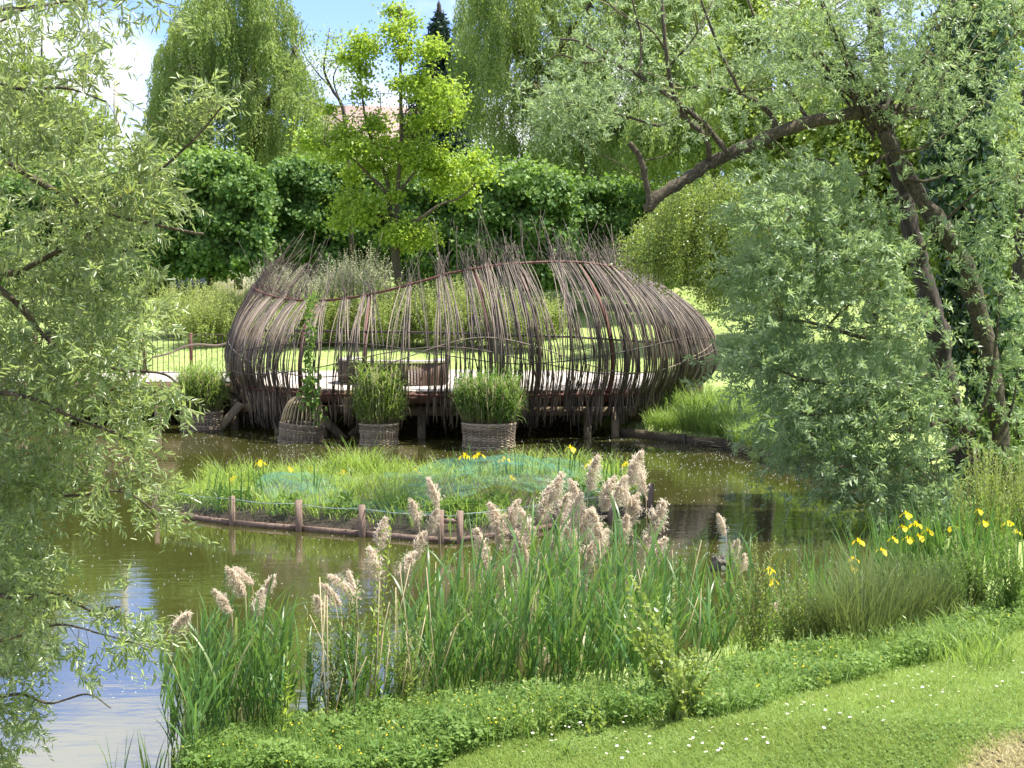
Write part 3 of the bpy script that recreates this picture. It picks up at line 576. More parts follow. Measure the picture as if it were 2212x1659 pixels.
for px, py, D, w_ in ((1233, 969, 25.5, 'single tallest yellow iris standing above the back edge of the island net'),
        (563, 1000, 26.5, 'yellow iris at the back left of the island, leftmost of the upper ones'), (626, 1014, 26, 'yellow iris above the grass in the left part of the island'), (506, 1033, 25, 'yellow iris low in the grass near the left end of the island'),
        (672, 1012, 26.5, 'small yellow iris between the grass tufts left of the island centre'), (742, 1020, 26, 'yellow iris half hidden in the tall grass tuft of the island'), (900, 1020, 26, 'yellow iris beside the dip between the two island nets'),
        (1005, 986, 26.5, 'small yellow iris bud at the left of the trio behind the net'), (1034, 984, 26.5, 'yellow iris in the middle of the trio behind the net'), (1090, 993, 26.5, 'yellow iris at the right of the trio behind the net'),
        (1105, 1034, 25, 'yellow iris poking through the middle of the humped net'), (1278, 1003, 26, 'yellow iris behind the right end of the net, above the reed plumes'), (1353, 1003, 25.5, 'rightmost yellow iris of the island, behind the tallest reed plumes')):
    iris(px, py, D, w_, 1.6 if px > 1000 else 1.4)
BANKI = ((1958, 1112, 'topmost yellow iris of the clump on the right bank'), (1950, 1140, 'yellow iris just under the topmost bloom on the right bank'), (1978, 1133, 'yellow iris right of the topmost bloom on the right bank'), (1962, 1165, 'lower middle yellow iris of the right bank clump'), (1985, 1160, 'yellow iris over a blade at the heart of the right bank clump'),
        (1930, 1165, 'left yellow iris of the right bank clump, over the water'), (2005, 1148, 'yellow iris at the right side of the right bank clump'), (2060, 1140, 'yellow iris alone between the clump and the young willow'), (1843, 1208, 'yellow iris over the sky reflection, left of the clump'), (1840, 1228, 'drooping yellow iris under the one over the sky reflection'),
        (1662, 1232, 'upper yellow iris of the pair right of the half sunken log'), (1668, 1256, 'lower yellow iris of the pair right of the half sunken log'), (2115, 1105, 'yellow iris in the leaves of the young willow, higher one'), (2125, 1130, 'yellow iris in the leaves of the young willow, lower one'), (2180, 1130, 'yellow iris near the right border, upper one'), (2195, 1150, 'yellow iris near the right border, lower one'), (1905, 1190, 'small faded yellow iris low in the left bank leaves'), (1855, 1170, 'yellow iris bud standing above the sky reflection'))
for px, py, w_ in BANKI:
    D = {True: 13.6}.get(px < 1700, 15.5 + (px-1840)/180.); iris(px, py, D, w_, 1.0)
def irisleaves(a, spots, Lr):
    for px, py, z, n_ in spots:
        g_ = G(px, py, z); n2_ = n_; b = np.c_[g_[0]+R.normal(0, .16, n2_), g_[1]+R.normal(0, .2, n2_), np.full(n2_, z-.02)]
        blades(a, b, R.uniform(0, 2*PI, n2_), R.uniform(0, .22, n2_), R.uniform(.1, .75, n2_), R.uniform(*Lr, n2_), R.uniform(.02, .034, n2_), 6, pw=2)
a = Acc(); irisleaves(a, [(1850, 1300, 0, 22), (1900, 1290, .05, 40), (1950, 1270, .1, 60), (1995, 1265, .1, 60), (2040, 1260, .15, 60), (2100, 1250, .2, 40), (2170, 1260, .3, 40), (1780, 1340, .05, 24), (1730, 1350, 0, 16), (1650, 1390, 0, 26), (1670, 1400, 0, 20)], (.6, 1.15))
tag(a.build('iris_leaves', M['iris']), 'sword shaped blue green iris leaves along the right bank', 'iris leaves', kind='stuff')
a = Acc(); irisleaves(a, [(1000, 1042, .2, 14), (1120, 1040, .2, 16), (1080, 1045, .2, 8), (1235, 1050, .15, 10), (1345, 1060, .2, 16), (1290, 1050, .15, 10), (680, 1080, .25, 10), (485, 1100, .25, 14), (560, 1090, .25, 8)], (.5, .9))
tag(a.build('iris_leaves', M['iris']), 'upright iris leaves standing among the island grass', 'iris leaves', kind='stuff')

# ---------------------------------------------------------------- foliage builders
def shoots(al, at, B, D, Ln, nl, LL, LW, droop=.15, spread=.75, shape='quad', r=None, mi=0, trad=.003, upb=.5):
    n = len(B); D = nrm(D); Ln = np.broadcast_to(Ln, n)
    s = np.linspace(.08, 1, nl)[None, :, None]; g = A(0, 0, -1)*droop
    pos = B[:, None]+(D[:, None]*s+g*s*s)*Ln[:, None, None]; T = nrm(D[:, None]+2*g*s)
    rv = rdir(n*nl).reshape(n, nl, 3); sd = nrm(rv-T*(rv*T).sum(-1, keepdims=True))
    ld = nrm(T*(1-spread*.5)+sd*spread); up = nrm(rdir(n*nl).reshape(n, nl, 3)+A(0, 0, upb))
    sc = (1.05-.45*s[..., 0])*R.uniform(.7, 1.2, (n, nl))
    rr = R.random(n*nl) if r is None else np.repeat(np.clip(r, 0, 1), nl)*.6+R.random(n*nl)*.4
    leaves(al, pos.reshape(-1, 3), ld.reshape(-1, 3), up.reshape(-1, 3), (LL*sc).ravel(), (LW*sc).ravel(), shape, r=rr, mi=mi, curl=.12)
    if at is not None:
        s = np.linspace(0, 1, 4)[None, :, None]; pth = B[:, None]+(D[:, None]*s+g*s*s)*Ln[:, None, None]; tubes(at, pth, np.linspace(trad, trad*.4, 4)[None].repeat(n, 0), 3)
def limbs(a, specs, sides=8, K=18, knob=.06):
    """specs: list of (points [(px,py,D)...], r0, r1)"""
    allp = []
    for pts, r0, r1 in specs:
        p = spline([P(*q) for q in pts], K); p = p+np.cumsum(R.normal(0, r0*.05, p.shape), 0)*np.sin(np.linspace(0, PI, K))[:, None]
        rr = np.linspace(r0, r1, K)*(1+R.normal(0, knob, K)); tubes(a, p[None], rr[None], sides, rough=.12); allp.append(p)
    return np.vstack(allp)
def twigto(a, LP, Cn, r0=.012, frac=1.0, sag=.1, maxd=3.0):
    """secondary branches from the nearest limb point to each cluster; returns the outward directions"""
    d = np.linalg.norm(LP[None]-Cn[:, None], axis=2); j = d.argmin(1); b = LP[j]; dd = d[np.arange(len(Cn)), j]
    m_ = (R.random(len(Cn)) < frac) & (dd < maxd); mid = (b+Cn)/2+A(0, 0, 1)*sag*dd[:, None]+R.normal(0, .06, Cn.shape)*dd[:, None]
    s = np.linspace(0, 1, 7)[None, :, None]; pth = (1-s)**2*b[:, None]+2*s*(1-s)*mid[:, None]+s*s*Cn[:, None]
    if m_.any(): tubes(a, pth[m_], np.linspace(r0, r0*.35, 7)[None].repeat(m_.sum(), 0)*(.6+.35*dd[m_, None]), 4)
    return nrm(Cn-b)
# ---------------------------------------------------------------- weeping willows
def weeping(name, lab, base, trunk, outline, tips, Drange, hang, n_cur, per, LL=.22, LW=.075, seed=1):
    global R; R = np.random.default_rng(seed)
    t = thing(name, P(*base), lab, 'willow', 'weeping willows beyond the hedges'); a = Acc(); LP = limbs(a, trunk); 
    at = Acc(); al = Acc(); pz = samp(tips, n_cur); dp = R.uniform(*Drange, n_cur); cc = P(pz[:, 0], pz[:, 1], dp)
    twigto(at, LP, cc, .02, .8, .25, 9); at2 = at
    for c_, q in zip(cc, pz):
        k = R.integers(int(per*.6), int(per*1.4)); tone = R.normal(0, .28); o_ = R.normal(0, .24, (k, 3))*A(1, 1, 1); b = c_+o_; ln = R.uniform(hang[0], hang[1])*R.uniform(.5, 1.1, k)
        outw = nrm(o_*A(1, 1, 0)+R.normal(0, .3, (k, 3))*A(1, 1, 0)); nl = 26; s = np.linspace(0, 1, nl)[None, :]
        pos = b[:, None]+outw[:, None]*(1-np.exp(-s*4))[..., None]*.35+A(0, 0, -1)*(s**1.15*ln[:, None])[..., None]+A(1, 0, 0)*(np.sin(s*3+R.uniform(0, 6, (k, 1)))*.05)[..., None]
        pos = pos.reshape(-1, 3)+R.normal(0, .045, (k*nl, 3))
        X_ = CX+pos[:, 0]/pos[:, 1]*F; Y_ = 665-(pos[:, 2]-H)/pos[:, 1]*F
        m_ = inpoly(np.stack([X_+R.normal(0, 6, len(X_))+R.normal(0, 20), Y_+R.normal(0, 8, len(X_))+R.normal(0, 22)], -1), outline); pos = pos[m_]
        if not len(pos): continue
        ld = nrm(rdir(len(pos))*.8+A(0, 0, -1)); leaves(al, pos, ld, rdir(len(pos)), R.uniform(.7, 1.25, len(pos))*LL, LW, 'quad', r=np.clip(R.normal(.5, .2, len(pos))+tone, 0, 1))
    a.build('trunk', M['bark'], t, True); at.build('branches', M['dtwig'], t); al.build('crown', M['weep'], t)
weeping('weeping_willow', 'tall pale green weeping willow at the left, rising into the sky behind the hedges', (535, 560, 86),
  [([(535, 600, 86), (532, 430, 86), (536, 300, 86), (545, 235, 86), (560, 120, 86), (550, 0, 86)], .75, .25), ([(536, 320, 86), (500, 240, 85.5), (440, 150, 85)], .35, .1), ([(540, 280, 86), (600, 190, 86), (640, 100, 86)], .35, .1), ([(538, 260, 86), (520, 120, 87), (470, 20, 87)], .3, .08), ([(545, 235, 86), (590, 215, 85), (625, 230, 84)], .2, .05), ([(536, 330, 86), (580, 260, 85), (615, 250, 84)], .16, .04)],
  [(312, 175), (318, 130), (345, 95), (372, 40), (395, -30), (430, -90), (500, -130), (570, -120), (620, -60), (640, 10), (660, 70), (680, 130), (690, 200), (715, 240), (722, 300), (700, 350), (640, 370), (300, 420), (318, 330), (340, 260), (322, 210)],
  [(325, 160), (350, 100), (390, 0), (440, -80), (520, -120), (590, -80), (625, 0), (650, 90), (690, 190), (710, 260), (640, 290), (330, 300)],
  (82, 90), (1.4, 3.9), 200, 28, seed=21)
weeping('weeping_willow', 'huge weeping willow with long hanging curtains in the upper middle, behind the hedge', (1290, 560, 84),
  [([(1290, 640, 84), (1280, 450, 84), (1270, 300, 84), (1230, 180, 84), (1200, 60, 84), (1150, -60, 84)], .8, .2), ([(1275, 330, 84), (1380, 240, 83), (1450, 140, 83)], .4, .1), ([(1240, 200, 84), (1150, 130, 82), (1060, 60, 82)], .35, .08), ([(1260, 260, 84), (1220, 100, 80), (1280, 0, 79)], .3, .08)],
  [(968, -200), (975, 50), (965, 90), (990, 150), (985, 200), (1000, 250), (1010, 330), (1045, 355), (1062, 345), (1075, 372), (1180, 362), (1235, 400), (1300, 385), (1380, 412), (1450, 400), (1520, 350), (1600, 330), (1600, -250)],
  [(975, -120), (985, 0), (985, 160), (1020, 270), (1080, 310), (1200, 330), (1350, 340), (1520, 310), (1600, 250), (1600, -150), (1200, -240)],
  (77, 90), (1.6, 4.2), 400, 26, seed=22)
weeping('weeping_willow', 'lower weeping willow with sunlit strands hanging behind the long bare limb', (1500, 560, 70),
  [([(1560, 640, 70), (1550, 450, 70), (1540, 330, 70), (1500, 240, 70)], .4, .12), ([(1545, 360, 70), (1480, 300, 69), (1430, 280, 69)], .2, .06)],
  [(1330, 290), (1340, 240), (1420, 190), (1560, 180), (1680, 220), (1690, 420), (1560, 410), (1470, 420), (1400, 400), (1345, 385)],
  [(1340, 270), (1400, 220), (1560, 190), (1670, 240), (1660, 330), (1500, 300), (1380, 300)],
  (67, 73), (1.0, 3.0), 110, 30, seed=23)
# ---------------------------------------------------------------- box trimmed lime trees
def limeblock(lab, outline, D, depth, n, seed, front=0):
    global R; R = np.random.default_rng(seed); oc = np.mean(outline, 0); t = thing('lime_tree', P(oc[0], 600, D), lab, 'lime tree', 'box trimmed lime trees in the hedge row'); al = Acc()
    nb = n//26; pz = samp(outline, nb*2); cen = np.array(outline).mean(0)
    # leafy sprays over the front, top and sides, thinner inside
    dpt = D + depth*R.random(nb*2)**1.8; c_ = P(pz[:, 0], pz[:, 1], dpt)
    c_[:, 1] += .6*np.sin(pz[:, 0]*.06+pz[:, 1]*.03+seed)+.5*np.sin(pz[:, 1]*.08-pz[:, 0]*.03)+.3*np.sin(pz[:, 0]*.15)*np.sin(pz[:, 1]*.17)
    oz = P(pz[:, 0], pz[:, 1], D)
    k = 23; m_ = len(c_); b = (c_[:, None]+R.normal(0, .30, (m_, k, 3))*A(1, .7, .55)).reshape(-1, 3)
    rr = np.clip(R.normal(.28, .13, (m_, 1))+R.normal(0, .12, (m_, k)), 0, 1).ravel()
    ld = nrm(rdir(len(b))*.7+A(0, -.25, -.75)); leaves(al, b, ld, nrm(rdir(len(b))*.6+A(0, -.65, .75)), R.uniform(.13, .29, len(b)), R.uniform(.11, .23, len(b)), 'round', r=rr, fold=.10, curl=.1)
    # shoots sticking out of the clipped top
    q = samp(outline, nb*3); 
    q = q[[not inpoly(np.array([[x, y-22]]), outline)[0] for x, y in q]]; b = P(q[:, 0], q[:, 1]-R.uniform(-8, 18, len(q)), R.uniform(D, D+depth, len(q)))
    b = np.repeat(b, 7, 0)+R.normal(0, .22, (len(b)*7, 3)); leaves(al, b, nrm(rdir(len(b))+A(0, 0, -.1)), nrm(rdir(len(b))*.6+A(0, 0, 1)), R.uniform(.16, .30, len(b)), R.uniform(.13, .22, len(b)), 'round', r=R.uniform(.6, 1, len(b)))  # paler young growth, with the sunlit look of the top put into its colour
    a = Acc(); bx = [cen[0]]; 
    limbs(a, [([(cen[0], 640, D+1.2), (cen[0]+3, 540, D+1.2), (cen[0], 400, D+1.2)], .18, .1), ([(cen[0], 500, D+1.2), (cen[0]-70, 470, D+1.2), (cen[0]-90, 400, D+1.2)], .08, .04), ([(cen[0], 500, D+1.2), (cen[0]+70, 470, D+1.2), (cen[0]+90, 400, D+1.2)], .08, .04)])
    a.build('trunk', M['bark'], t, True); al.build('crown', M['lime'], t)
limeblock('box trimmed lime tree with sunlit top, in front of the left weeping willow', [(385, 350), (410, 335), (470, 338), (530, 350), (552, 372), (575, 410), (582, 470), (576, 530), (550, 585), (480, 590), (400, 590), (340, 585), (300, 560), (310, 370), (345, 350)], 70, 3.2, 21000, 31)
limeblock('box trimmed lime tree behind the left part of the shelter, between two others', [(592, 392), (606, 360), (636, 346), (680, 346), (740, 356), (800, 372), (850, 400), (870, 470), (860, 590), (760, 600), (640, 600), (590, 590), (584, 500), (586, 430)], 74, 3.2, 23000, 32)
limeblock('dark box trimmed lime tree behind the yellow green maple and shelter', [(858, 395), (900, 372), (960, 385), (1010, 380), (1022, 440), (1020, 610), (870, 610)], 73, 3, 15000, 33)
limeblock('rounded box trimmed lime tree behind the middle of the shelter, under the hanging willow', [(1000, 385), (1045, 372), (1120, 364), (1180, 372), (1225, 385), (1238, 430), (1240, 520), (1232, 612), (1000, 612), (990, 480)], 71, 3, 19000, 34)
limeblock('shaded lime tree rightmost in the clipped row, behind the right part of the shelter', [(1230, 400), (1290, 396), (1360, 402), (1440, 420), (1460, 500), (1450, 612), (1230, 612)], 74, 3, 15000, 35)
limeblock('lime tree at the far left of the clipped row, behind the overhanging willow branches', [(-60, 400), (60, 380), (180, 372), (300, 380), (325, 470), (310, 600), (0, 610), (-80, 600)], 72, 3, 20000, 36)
# ---------------------------------------------------------------- dark conifer
R = np.random.default_rng(41)
t = thing('dark_conifer', P(965, 600, 104), 'tall dark blue green conifer standing between the maple and the big weeping willow', 'conifer'); al = Acc(); a = Acc(); at = Acc()
tr = limbs(a, [([(953, 640, 104), (951, 300, 104), (949, 40, 104), (948, 0, 104)], .5, .03)]); a.build('trunk', M['bark'], t, True)
nbh = 520; zt = R.random(nbh)**.7; py = 30+zt*440; hw = (12+zt*165)*R.uniform(.5, 1.05, nbh); an = R.uniform(0, 2*PI, nbh); b = P(np.full(nbh, 948.), py, np.full(nbh, 104.)); ln = hw*104/F
pos = b[:, None]+np.stack([np.cos(an), np.sin(an), np.full(nbh, -.12)], -1)[:, None]*(ln[:, None]*np.linspace(.1, 1, 34)[None])[..., None]; pos = np.repeat(pos.reshape(-1, 3), 3, 0); pos += R.normal(0, .14, pos.shape)
leaves(al, pos, nrm(rdir(len(pos))+A(0, 0, -.35)), rdir(len(pos)), .42, .13, 'quad'); al.build('crown', M['conifer'], t)
# ---------------------------------------------------------------- yellow green maple
def clumptree(name, lab, cat, trunk, clumps, D, mat, LL, dens, seed, bark='bark', sx=1.0, dj=1.3, shape='quad', droopy=.5):
    global R; R = np.random.default_rng(seed)
    q0 = trunk[0][0][0]; t = thing(name, P(*q0), lab, cat); a = Acc(); LP = limbs(a, trunk); at = Acc(); al = Acc()
    for x, y, r_ in clumps:
        r_ *= R.uniform(.7, .98); rm = r_*D/F; c_ = P(x, y, D+R.uniform(-dj, dj)); ns = max(3, int(r_*r_*.010)); cc = c_+rdir(ns)*(R.random((ns, 1))**.5)*rm*.75*A(sx, 1, .85)
        dirs = twigto(at, LP, cc, .014, .9, .05, 6); n1 = int(dens*r_*r_/ns); b = np.repeat(cc, n1, 0)+R.normal(0, 1, (ns*n1, 3))*rm*A(.56, .56, .38)*R.uniform(.4, 1.4, (ns*n1, 1))
        rr = np.clip(np.repeat(R.normal(.5, .15, ns), n1)+R.normal(0, .2, len(b)), 0, 1)
        leaves(al, b, nrm(rdir(len(b))+A(0, 0, -droopy)), nrm(rdir(len(b))*.7+A(0, -.1, 1)), R.uniform(.7, 1.3, len(b))*LL, R.uniform(.6, 1, len(b))*LL, shape, r=rr, curl=.15)
    a.build('trunk', M[bark], t, True); at.build('branches', M['dtwig'], t); al.build('crown', M[mat], t)
    return t
clumptree('maple_tree', 'bright yellow green maple with two stems and layered clumps, just behind the shelter', 'maple',
 [([(862, 640, 60), (856, 560, 60), (857, 500, 60), (859, 405, 60), (868, 320, 60), (866, 160, 60), (865, 60, 60), (864, 15, 60)], .17, .02), ([(858, 590, 60), (844, 500, 60.3), (838, 405, 60.5), (820, 350, 60.5), (790, 270, 60.6), (780, 190, 60.6), (772, 100, 60.6)], .13, .015),
  ([(850, 510, 60), (880, 490, 59.5), (910, 470, 59), (950, 443, 59), (992, 428, 59), (1025, 400, 59)], .11, .03), ([(860, 420, 60), (890, 380, 60), (930, 345, 60)], .08, .02), ([(838, 420, 60), (800, 380, 60), (760, 340, 59.5), (700, 310, 59.5)], .10, .02),
  ([(866, 290, 60), (900, 240, 60), (930, 190, 60), (945, 110, 60)], .07, .015), ([(866, 300, 60), (930, 280, 60), (975, 250, 60)], .06, .015), ([(855, 520, 60), (875, 515, 59.5), (900, 510, 59)], .05, .02), ([(838, 470, 60), (800, 460, 60), (770, 450, 59.5)], .06, .02)],
 [(865, 22, 34), (845, 60, 26), (882, 50, 30), (862, 85, 36), (868, 120, 28), (777, 90, 40), (748, 118, 20), (770, 133, 34), (800, 105, 24), (777, 196, 30), (790, 160, 20), (941, 108, 32), (915, 100, 24), (905, 185, 50), (950, 200, 46), (975, 225, 34), (985, 250, 22), (867, 182, 34), (900, 270, 40), (941, 262, 36), (663, 302, 30), (700, 310, 34), (740, 290, 46), (775, 320, 50), (827, 317, 50), (810, 260, 34), (730, 330, 36), (891, 330, 52), (850, 370, 34), (954, 342, 34), (920, 360, 34), (975, 370, 44), (1000, 395, 40), (1024, 342, 34), (1045, 370, 28), (1010, 430, 34), (955, 400, 34), (760, 440, 42), (800, 445, 34), (735, 478, 30), (780, 470, 32), (860, 500, 36), (900, 512, 38), (925, 520, 22), (840, 510, 24), (713, 235, 22), (800, 355, 38), (760, 370, 34), (860, 420, 24)],
 60, 'maple', .16, .62, 51, 'mossbark', 1.15)
clumptree('thin_tree', 'sparse half bare tree with bent stem between the left weeping willow and maple', 'tree',
 [([(760, 560, 68), (755, 400, 68), (748, 290, 68), (739, 228, 68), (715, 190, 68), (700, 150, 68), (705, 110, 68), (712, 60, 68)], .13, .02), ([(739, 230, 68), (720, 170, 68), (740, 120, 68), (735, 60, 68)], .05, .01), ([(745, 270, 68), (700, 235, 68), (660, 215, 68)], .05, .01), ([(715, 190, 68), (680, 150, 68), (650, 100, 68), (665, 50, 68)], .04, .008), ([(748, 260, 68), (775, 230, 68), (760, 205, 68)], .03, .01)],
 [(700, 130, 44), (665, 90, 36), (680, 180, 40), (650, 150, 30), (725, 95, 34), (700, 240, 34), (670, 230, 26), (740, 170, 30), (720, 280, 36)], 68, 'far', .13, .22, 52, 'bark')
# ---------------------------------------------------------------- broad background trees
def bgtree(lab, base, spread, D, n, seed, mat='far', LL=.22, name='background_tree', cat='tree'):
    global R; R = np.random.default_rng(seed); clumps = []
    pts = samp(spread, n); clumps = [(x, y, R.uniform(34, 75)) for x, y in pts]; c_ = np.mean(spread, 0); bx = base[0]
    tr = [([(bx, base[1], D), ((bx+c_[0])/2, (base[1]+c_[1])/2+40, D), (c_[0], c_[1], D), (c_[0], min(p[1] for p in spread)+60, D)], .3, .05)]
    for x, y in pts[:8]: tr.append(([(c_[0], c_[1]+50, D), ((c_[0]+x)/2, (c_[1]+y)/2, D+R.uniform(-1, 1)), (x, y, D+R.uniform(-2, 2))], .12, .03))
    clumptree(name, lab, cat, tr, clumps, D, mat, LL, .36, seed+100, 'bark', 1.2, 2.5)
bgtree('bright yellow green tree behind the long mossy limb, above the shelter right end', (1640, 640), [(1560, 120), (1600, -40), (1760, -60), (1800, 100), (1790, 420), (1680, 420), (1580, 330)], 58, 42, 61)
bgtree('broad sunlit tree behind the dark willow trunks on the right', (1880, 700), [(1780, 60), (1850, 200), (2000, 100), (2080, 300), (2060, 620), (1850, 640), (1780, 400)], 52, 46, 62)
bgtree('sunlit tree at the right border behind the ivy clad trunk', (2200, 720), [(2080, -60), (2300, -60), (2320, 620), (2120, 640), (2090, 300)], 48, 44, 63)
bgtree('leafy tree rising behind the overhanging willow at the far left', (120, 650), [(-80, 60), (60, 20), (150, 120), (230, 330), (260, 420), (-80, 480)], 92, 38, 64, LL=.3)
for lb, b_, sp__, D_, n_, sd2 in (('mid green tree filling the gap behind the first lime tree, under the left weeping willow', (470, 620), [(300, 420), (420, 340), (600, 330), (720, 340), (740, 600), (300, 600)], 96, 34, 71),
    ('dark green tree behind the limes and under the huge weeping willow', (1150, 620), [(960, 330), (1150, 320), (1330, 330), (1340, 600), (960, 600)], 97, 34, 72),
    ('mid green tree behind the rightmost lime tree', (1500, 620), [(1320, 330), (1520, 320), (1700, 330), (1720, 620), (1340, 600)], 92, 36, 73),
    ('green tree far behind the silver willow trunk, low on the slope', (1950, 640), [(1680, 420), (1850, 360), (2240, 380), (2260, 640), (1700, 640)], 76, 46, 74), ('green tree far off beyond the railing at the left', (120, 640), [(-100, 480), (60, 440), (330, 470), (330, 640), (-100, 640)], 84, 30, 75)):
    bgtree(lb, b_, sp__, D_, n_, sd2, mat='midleaf' if sd2 != 72 else 'lime', LL=.30)
bgtree('tree above the far left overhanging willow, small leaves against the sky', (2120, 640), [(1700, 420), (1760, 380), (1900, 420), (1950, 600), (1780, 640), (1700, 560)], 60, 24, 65) if False else None
# ---------------------------------------------------------------- birch hanging over the shelter
R = np.random.default_rng(71)
t = thing('weeping_birch', P(1668, 850, 35), 'weeping birch with small leaves hanging over the right end of the shelter', 'birch'); a = Acc()
LP = limbs(a, [([(1672, 880, 35), (1662, 760, 35), (1650, 640, 35), (1630, 520, 35), (1590, 430, 34.6), (1540, 400, 34.2)], .14, .03), ([(1640, 600, 35), (1590, 560, 34.6), (1520, 545, 34.2), (1440, 560, 34), (1370, 570, 34)], .05, .01), ([(1625, 500, 35), (1560, 470, 34.5), (1470, 450, 34)], .05, .01), ([(1600, 560, 34.8), (1560, 600, 34.4), (1500, 620, 34.2)], .03, .01)])
a.build('trunk', M['bark'], t, True); at = Acc(); al = Acc()
reg = [(1300, 600), (1335, 540), (1325, 505), (1390, 470), (1405, 415), (1440, 400), (1500, 375), (1570, 385), (1690, 400), (1740, 520), (1730, 680), (1700, 760), (1660, 700), (1640, 740), (1600, 660), (1570, 700), (1550, 740), (1535, 650), (1490, 690), (1470, 630), (1430, 650), (1410, 600), (1370, 610), (1350, 570)]
pz = samp([(1320, 520), (1400, 460), (1430, 400), (1540, 380), (1690, 400), (1730, 500), (1720, 650), (1620, 640), (1560, 600), (1480, 560), (1400, 550)], 320); cc = P(pz[:, 0], pz[:, 1], R.uniform(33.2, 35.8, 320)); twigto(at, LP, cc, .008, .7, .2, 4)
k = 9; b = np.repeat(cc, k, 0)+R.normal(0, .16, (320*k, 3)); hl = R.uniform(.35, 1.35, len(b)); nl = 20
s = np.linspace(0, 1, nl)[None, :, None]; pos = (b[:, None]+A(0, 0, -1)*s*hl[:, None, None]+R.normal(0, .04, (len(b), nl, 3))).reshape(-1, 3)
X_ = CX+pos[:, 0]/pos[:, 1]*F; Y_ = 665-(pos[:, 2]-H)/pos[:, 1]*F; m_ = inpoly(np.stack([X_+R.normal(0, 8, len(X_)), Y_+R.normal(0, 10, len(X_))], -1), reg+[]) | ((X_ > 1530) & (X_ < 1570) & (Y_ < 735) & (Y_ > 600) & (R.random(len(X_)) < .5)); pos = pos[m_]
leaves(al, pos, nrm(rdir(len(pos))+A(0, 0, -1)), rdir(len(pos)), R.uniform(.045, .08, len(pos)), R.uniform(.035, .055, len(pos)), 'quad'); 
tubes(at, np.stack([b[::3], b[::3]+A(0, 0, -1)*hl[::3, None]], 1), .003, 3)
at.build('branches', M['dtwig'], t); al.build('crown', M['birch'], t)

# ---------------------------------------------------------------- shrubs behind the shelter
def shrubs(lab, spots, mat, seed, LL=.13, name='shrub', grp=None):
    global R; R = np.random.default_rng(seed)
    for (px, py, D, wd, ht), lb in zip(spots, lab if isinstance(lab, list) else [lab]*len(spots)):
        b0 = P(px, py, D); b0[2] = hgt(b0[0], D); t = thing(name, b0, lb, 'shrub', grp); al = Acc(); at = Acc(); ht *= 1.35; n_ = int(60*wd*ht)+14
        an = R.uniform(0, 2*PI, n_); q = R.random(n_)**.6*wd*.42; bs = b0+np.stack([np.cos(an)*q, np.sin(an)*q, R.uniform(0, .45, n_)*ht], -1)
        dr = nrm(np.stack([np.cos(an)*.35, np.sin(an)*.35, np.ones(n_)], -1)+R.normal(0, .25, (n_, 3))); shoots(al, at, bs, dr, ht*R.uniform(.4, .68, n_), 22, LL*1.2, LL*.5, .05, .9, r=R.uniform(.1, .9, n_), trad=.008)
        at.build('stems', M['twig'], t); al.build('leaves', M[mat], t)
sp_ = [(450, 650, 58, 2.4, 1.7), (505, 640, 60, 2.2, 2.0), (580, 660, 57, 2.4, 1.6), (640, 650, 59, 2.2, 1.9), (705, 650, 58, 2.2, 2.0), (760, 640, 60, 2.2, 2.2), (820, 650, 58, 2.2, 2.0), (885, 645, 59, 2.2, 2.1), (945, 650, 58, 2.0, 2.2), (1000, 640, 60, 2.2, 2.4), (1070, 640, 59, 2.2, 2.0), (1130, 650, 58, 1.8, 1.7), (1180, 650, 62, 2.0, 1.5), (400, 640, 61, 2.4, 2.0)]
nm = ['behind the railing', 'beside the rotten stump', 'behind the left end of the shelter', 'seen over the dip of the shelter rail', 'in the row left of the maple', 'under the silvery willow bush', 'just left of the maple trunk', 'just right of the maple trunk', 'between the rod bundles right of the maple', 'behind the rising part of the top rail', 'seen through the middle rods', 'seen through the gap of the rods', 'farthest right of the row behind the rods', 'behind the overhanging willow']
shrubs(['yellow green young willow shrub '+x for x in nm], sp_, 'shrub', 81, grp='yellow green shrubs in a row behind the shelter')
shrubs(['pale silvery willow bush with wispy tops behind the shelter, under the maple', 'pale silvery bush left of the taller one, behind the shelter', 'small pale silvery bush at the foot of the second lime tree'], [(775, 650, 62, 1.6, 3.0), (715, 640, 64, 1.6, 2.2), (600, 620, 66, 2.0, 2.2)], 'olive', 82, .15, 'silvery_bush')
# rotten stumps beyond the walkway
R = np.random.default_rng(83)
for px, py, D, r_, h_, lb in ((452, 640, 62, .75, .95, 'blackened hollow tree stump with pale broken top behind the walkway'), (506, 622, 66, .3, 1.1, 'thin black broken stump right of the hollow one')):
    b0 = P(px, py, D); b0[2] = hgt(b0[0], D)
    def st(a):
        th = np.linspace(0, 2*PI, 22, endpoint=False); V = []
        for f in np.linspace(0, 1, 6): V.append(np.stack([np.cos(th)*r_*(1.15-.3*f+.12*np.sin(th*3+f)), np.sin(th)*r_*.7, h_*f*(1+.35*np.sin(th*2+1)*f+.12*np.sin(th*7)*f)], -1)+b0)
        for f in (.9, .2): V.append(np.stack([np.cos(th)*r_*.6, np.sin(th)*r_*.4, th*0+h_*f], -1)+b0)
        V = np.array(V); i_ = np.arange(8*22).reshape(8, 22); nx_ = np.roll(i_, -1, 1); a.add(V, np.stack([i_[:-1], nx_[:-1], nx_[1:], i_[1:]], -1).reshape(-1, 4)); a.add(V[-1], [list(range(22))])
    tag(one('tree_stump', st, M['log'], None, True), lb, 'stump')
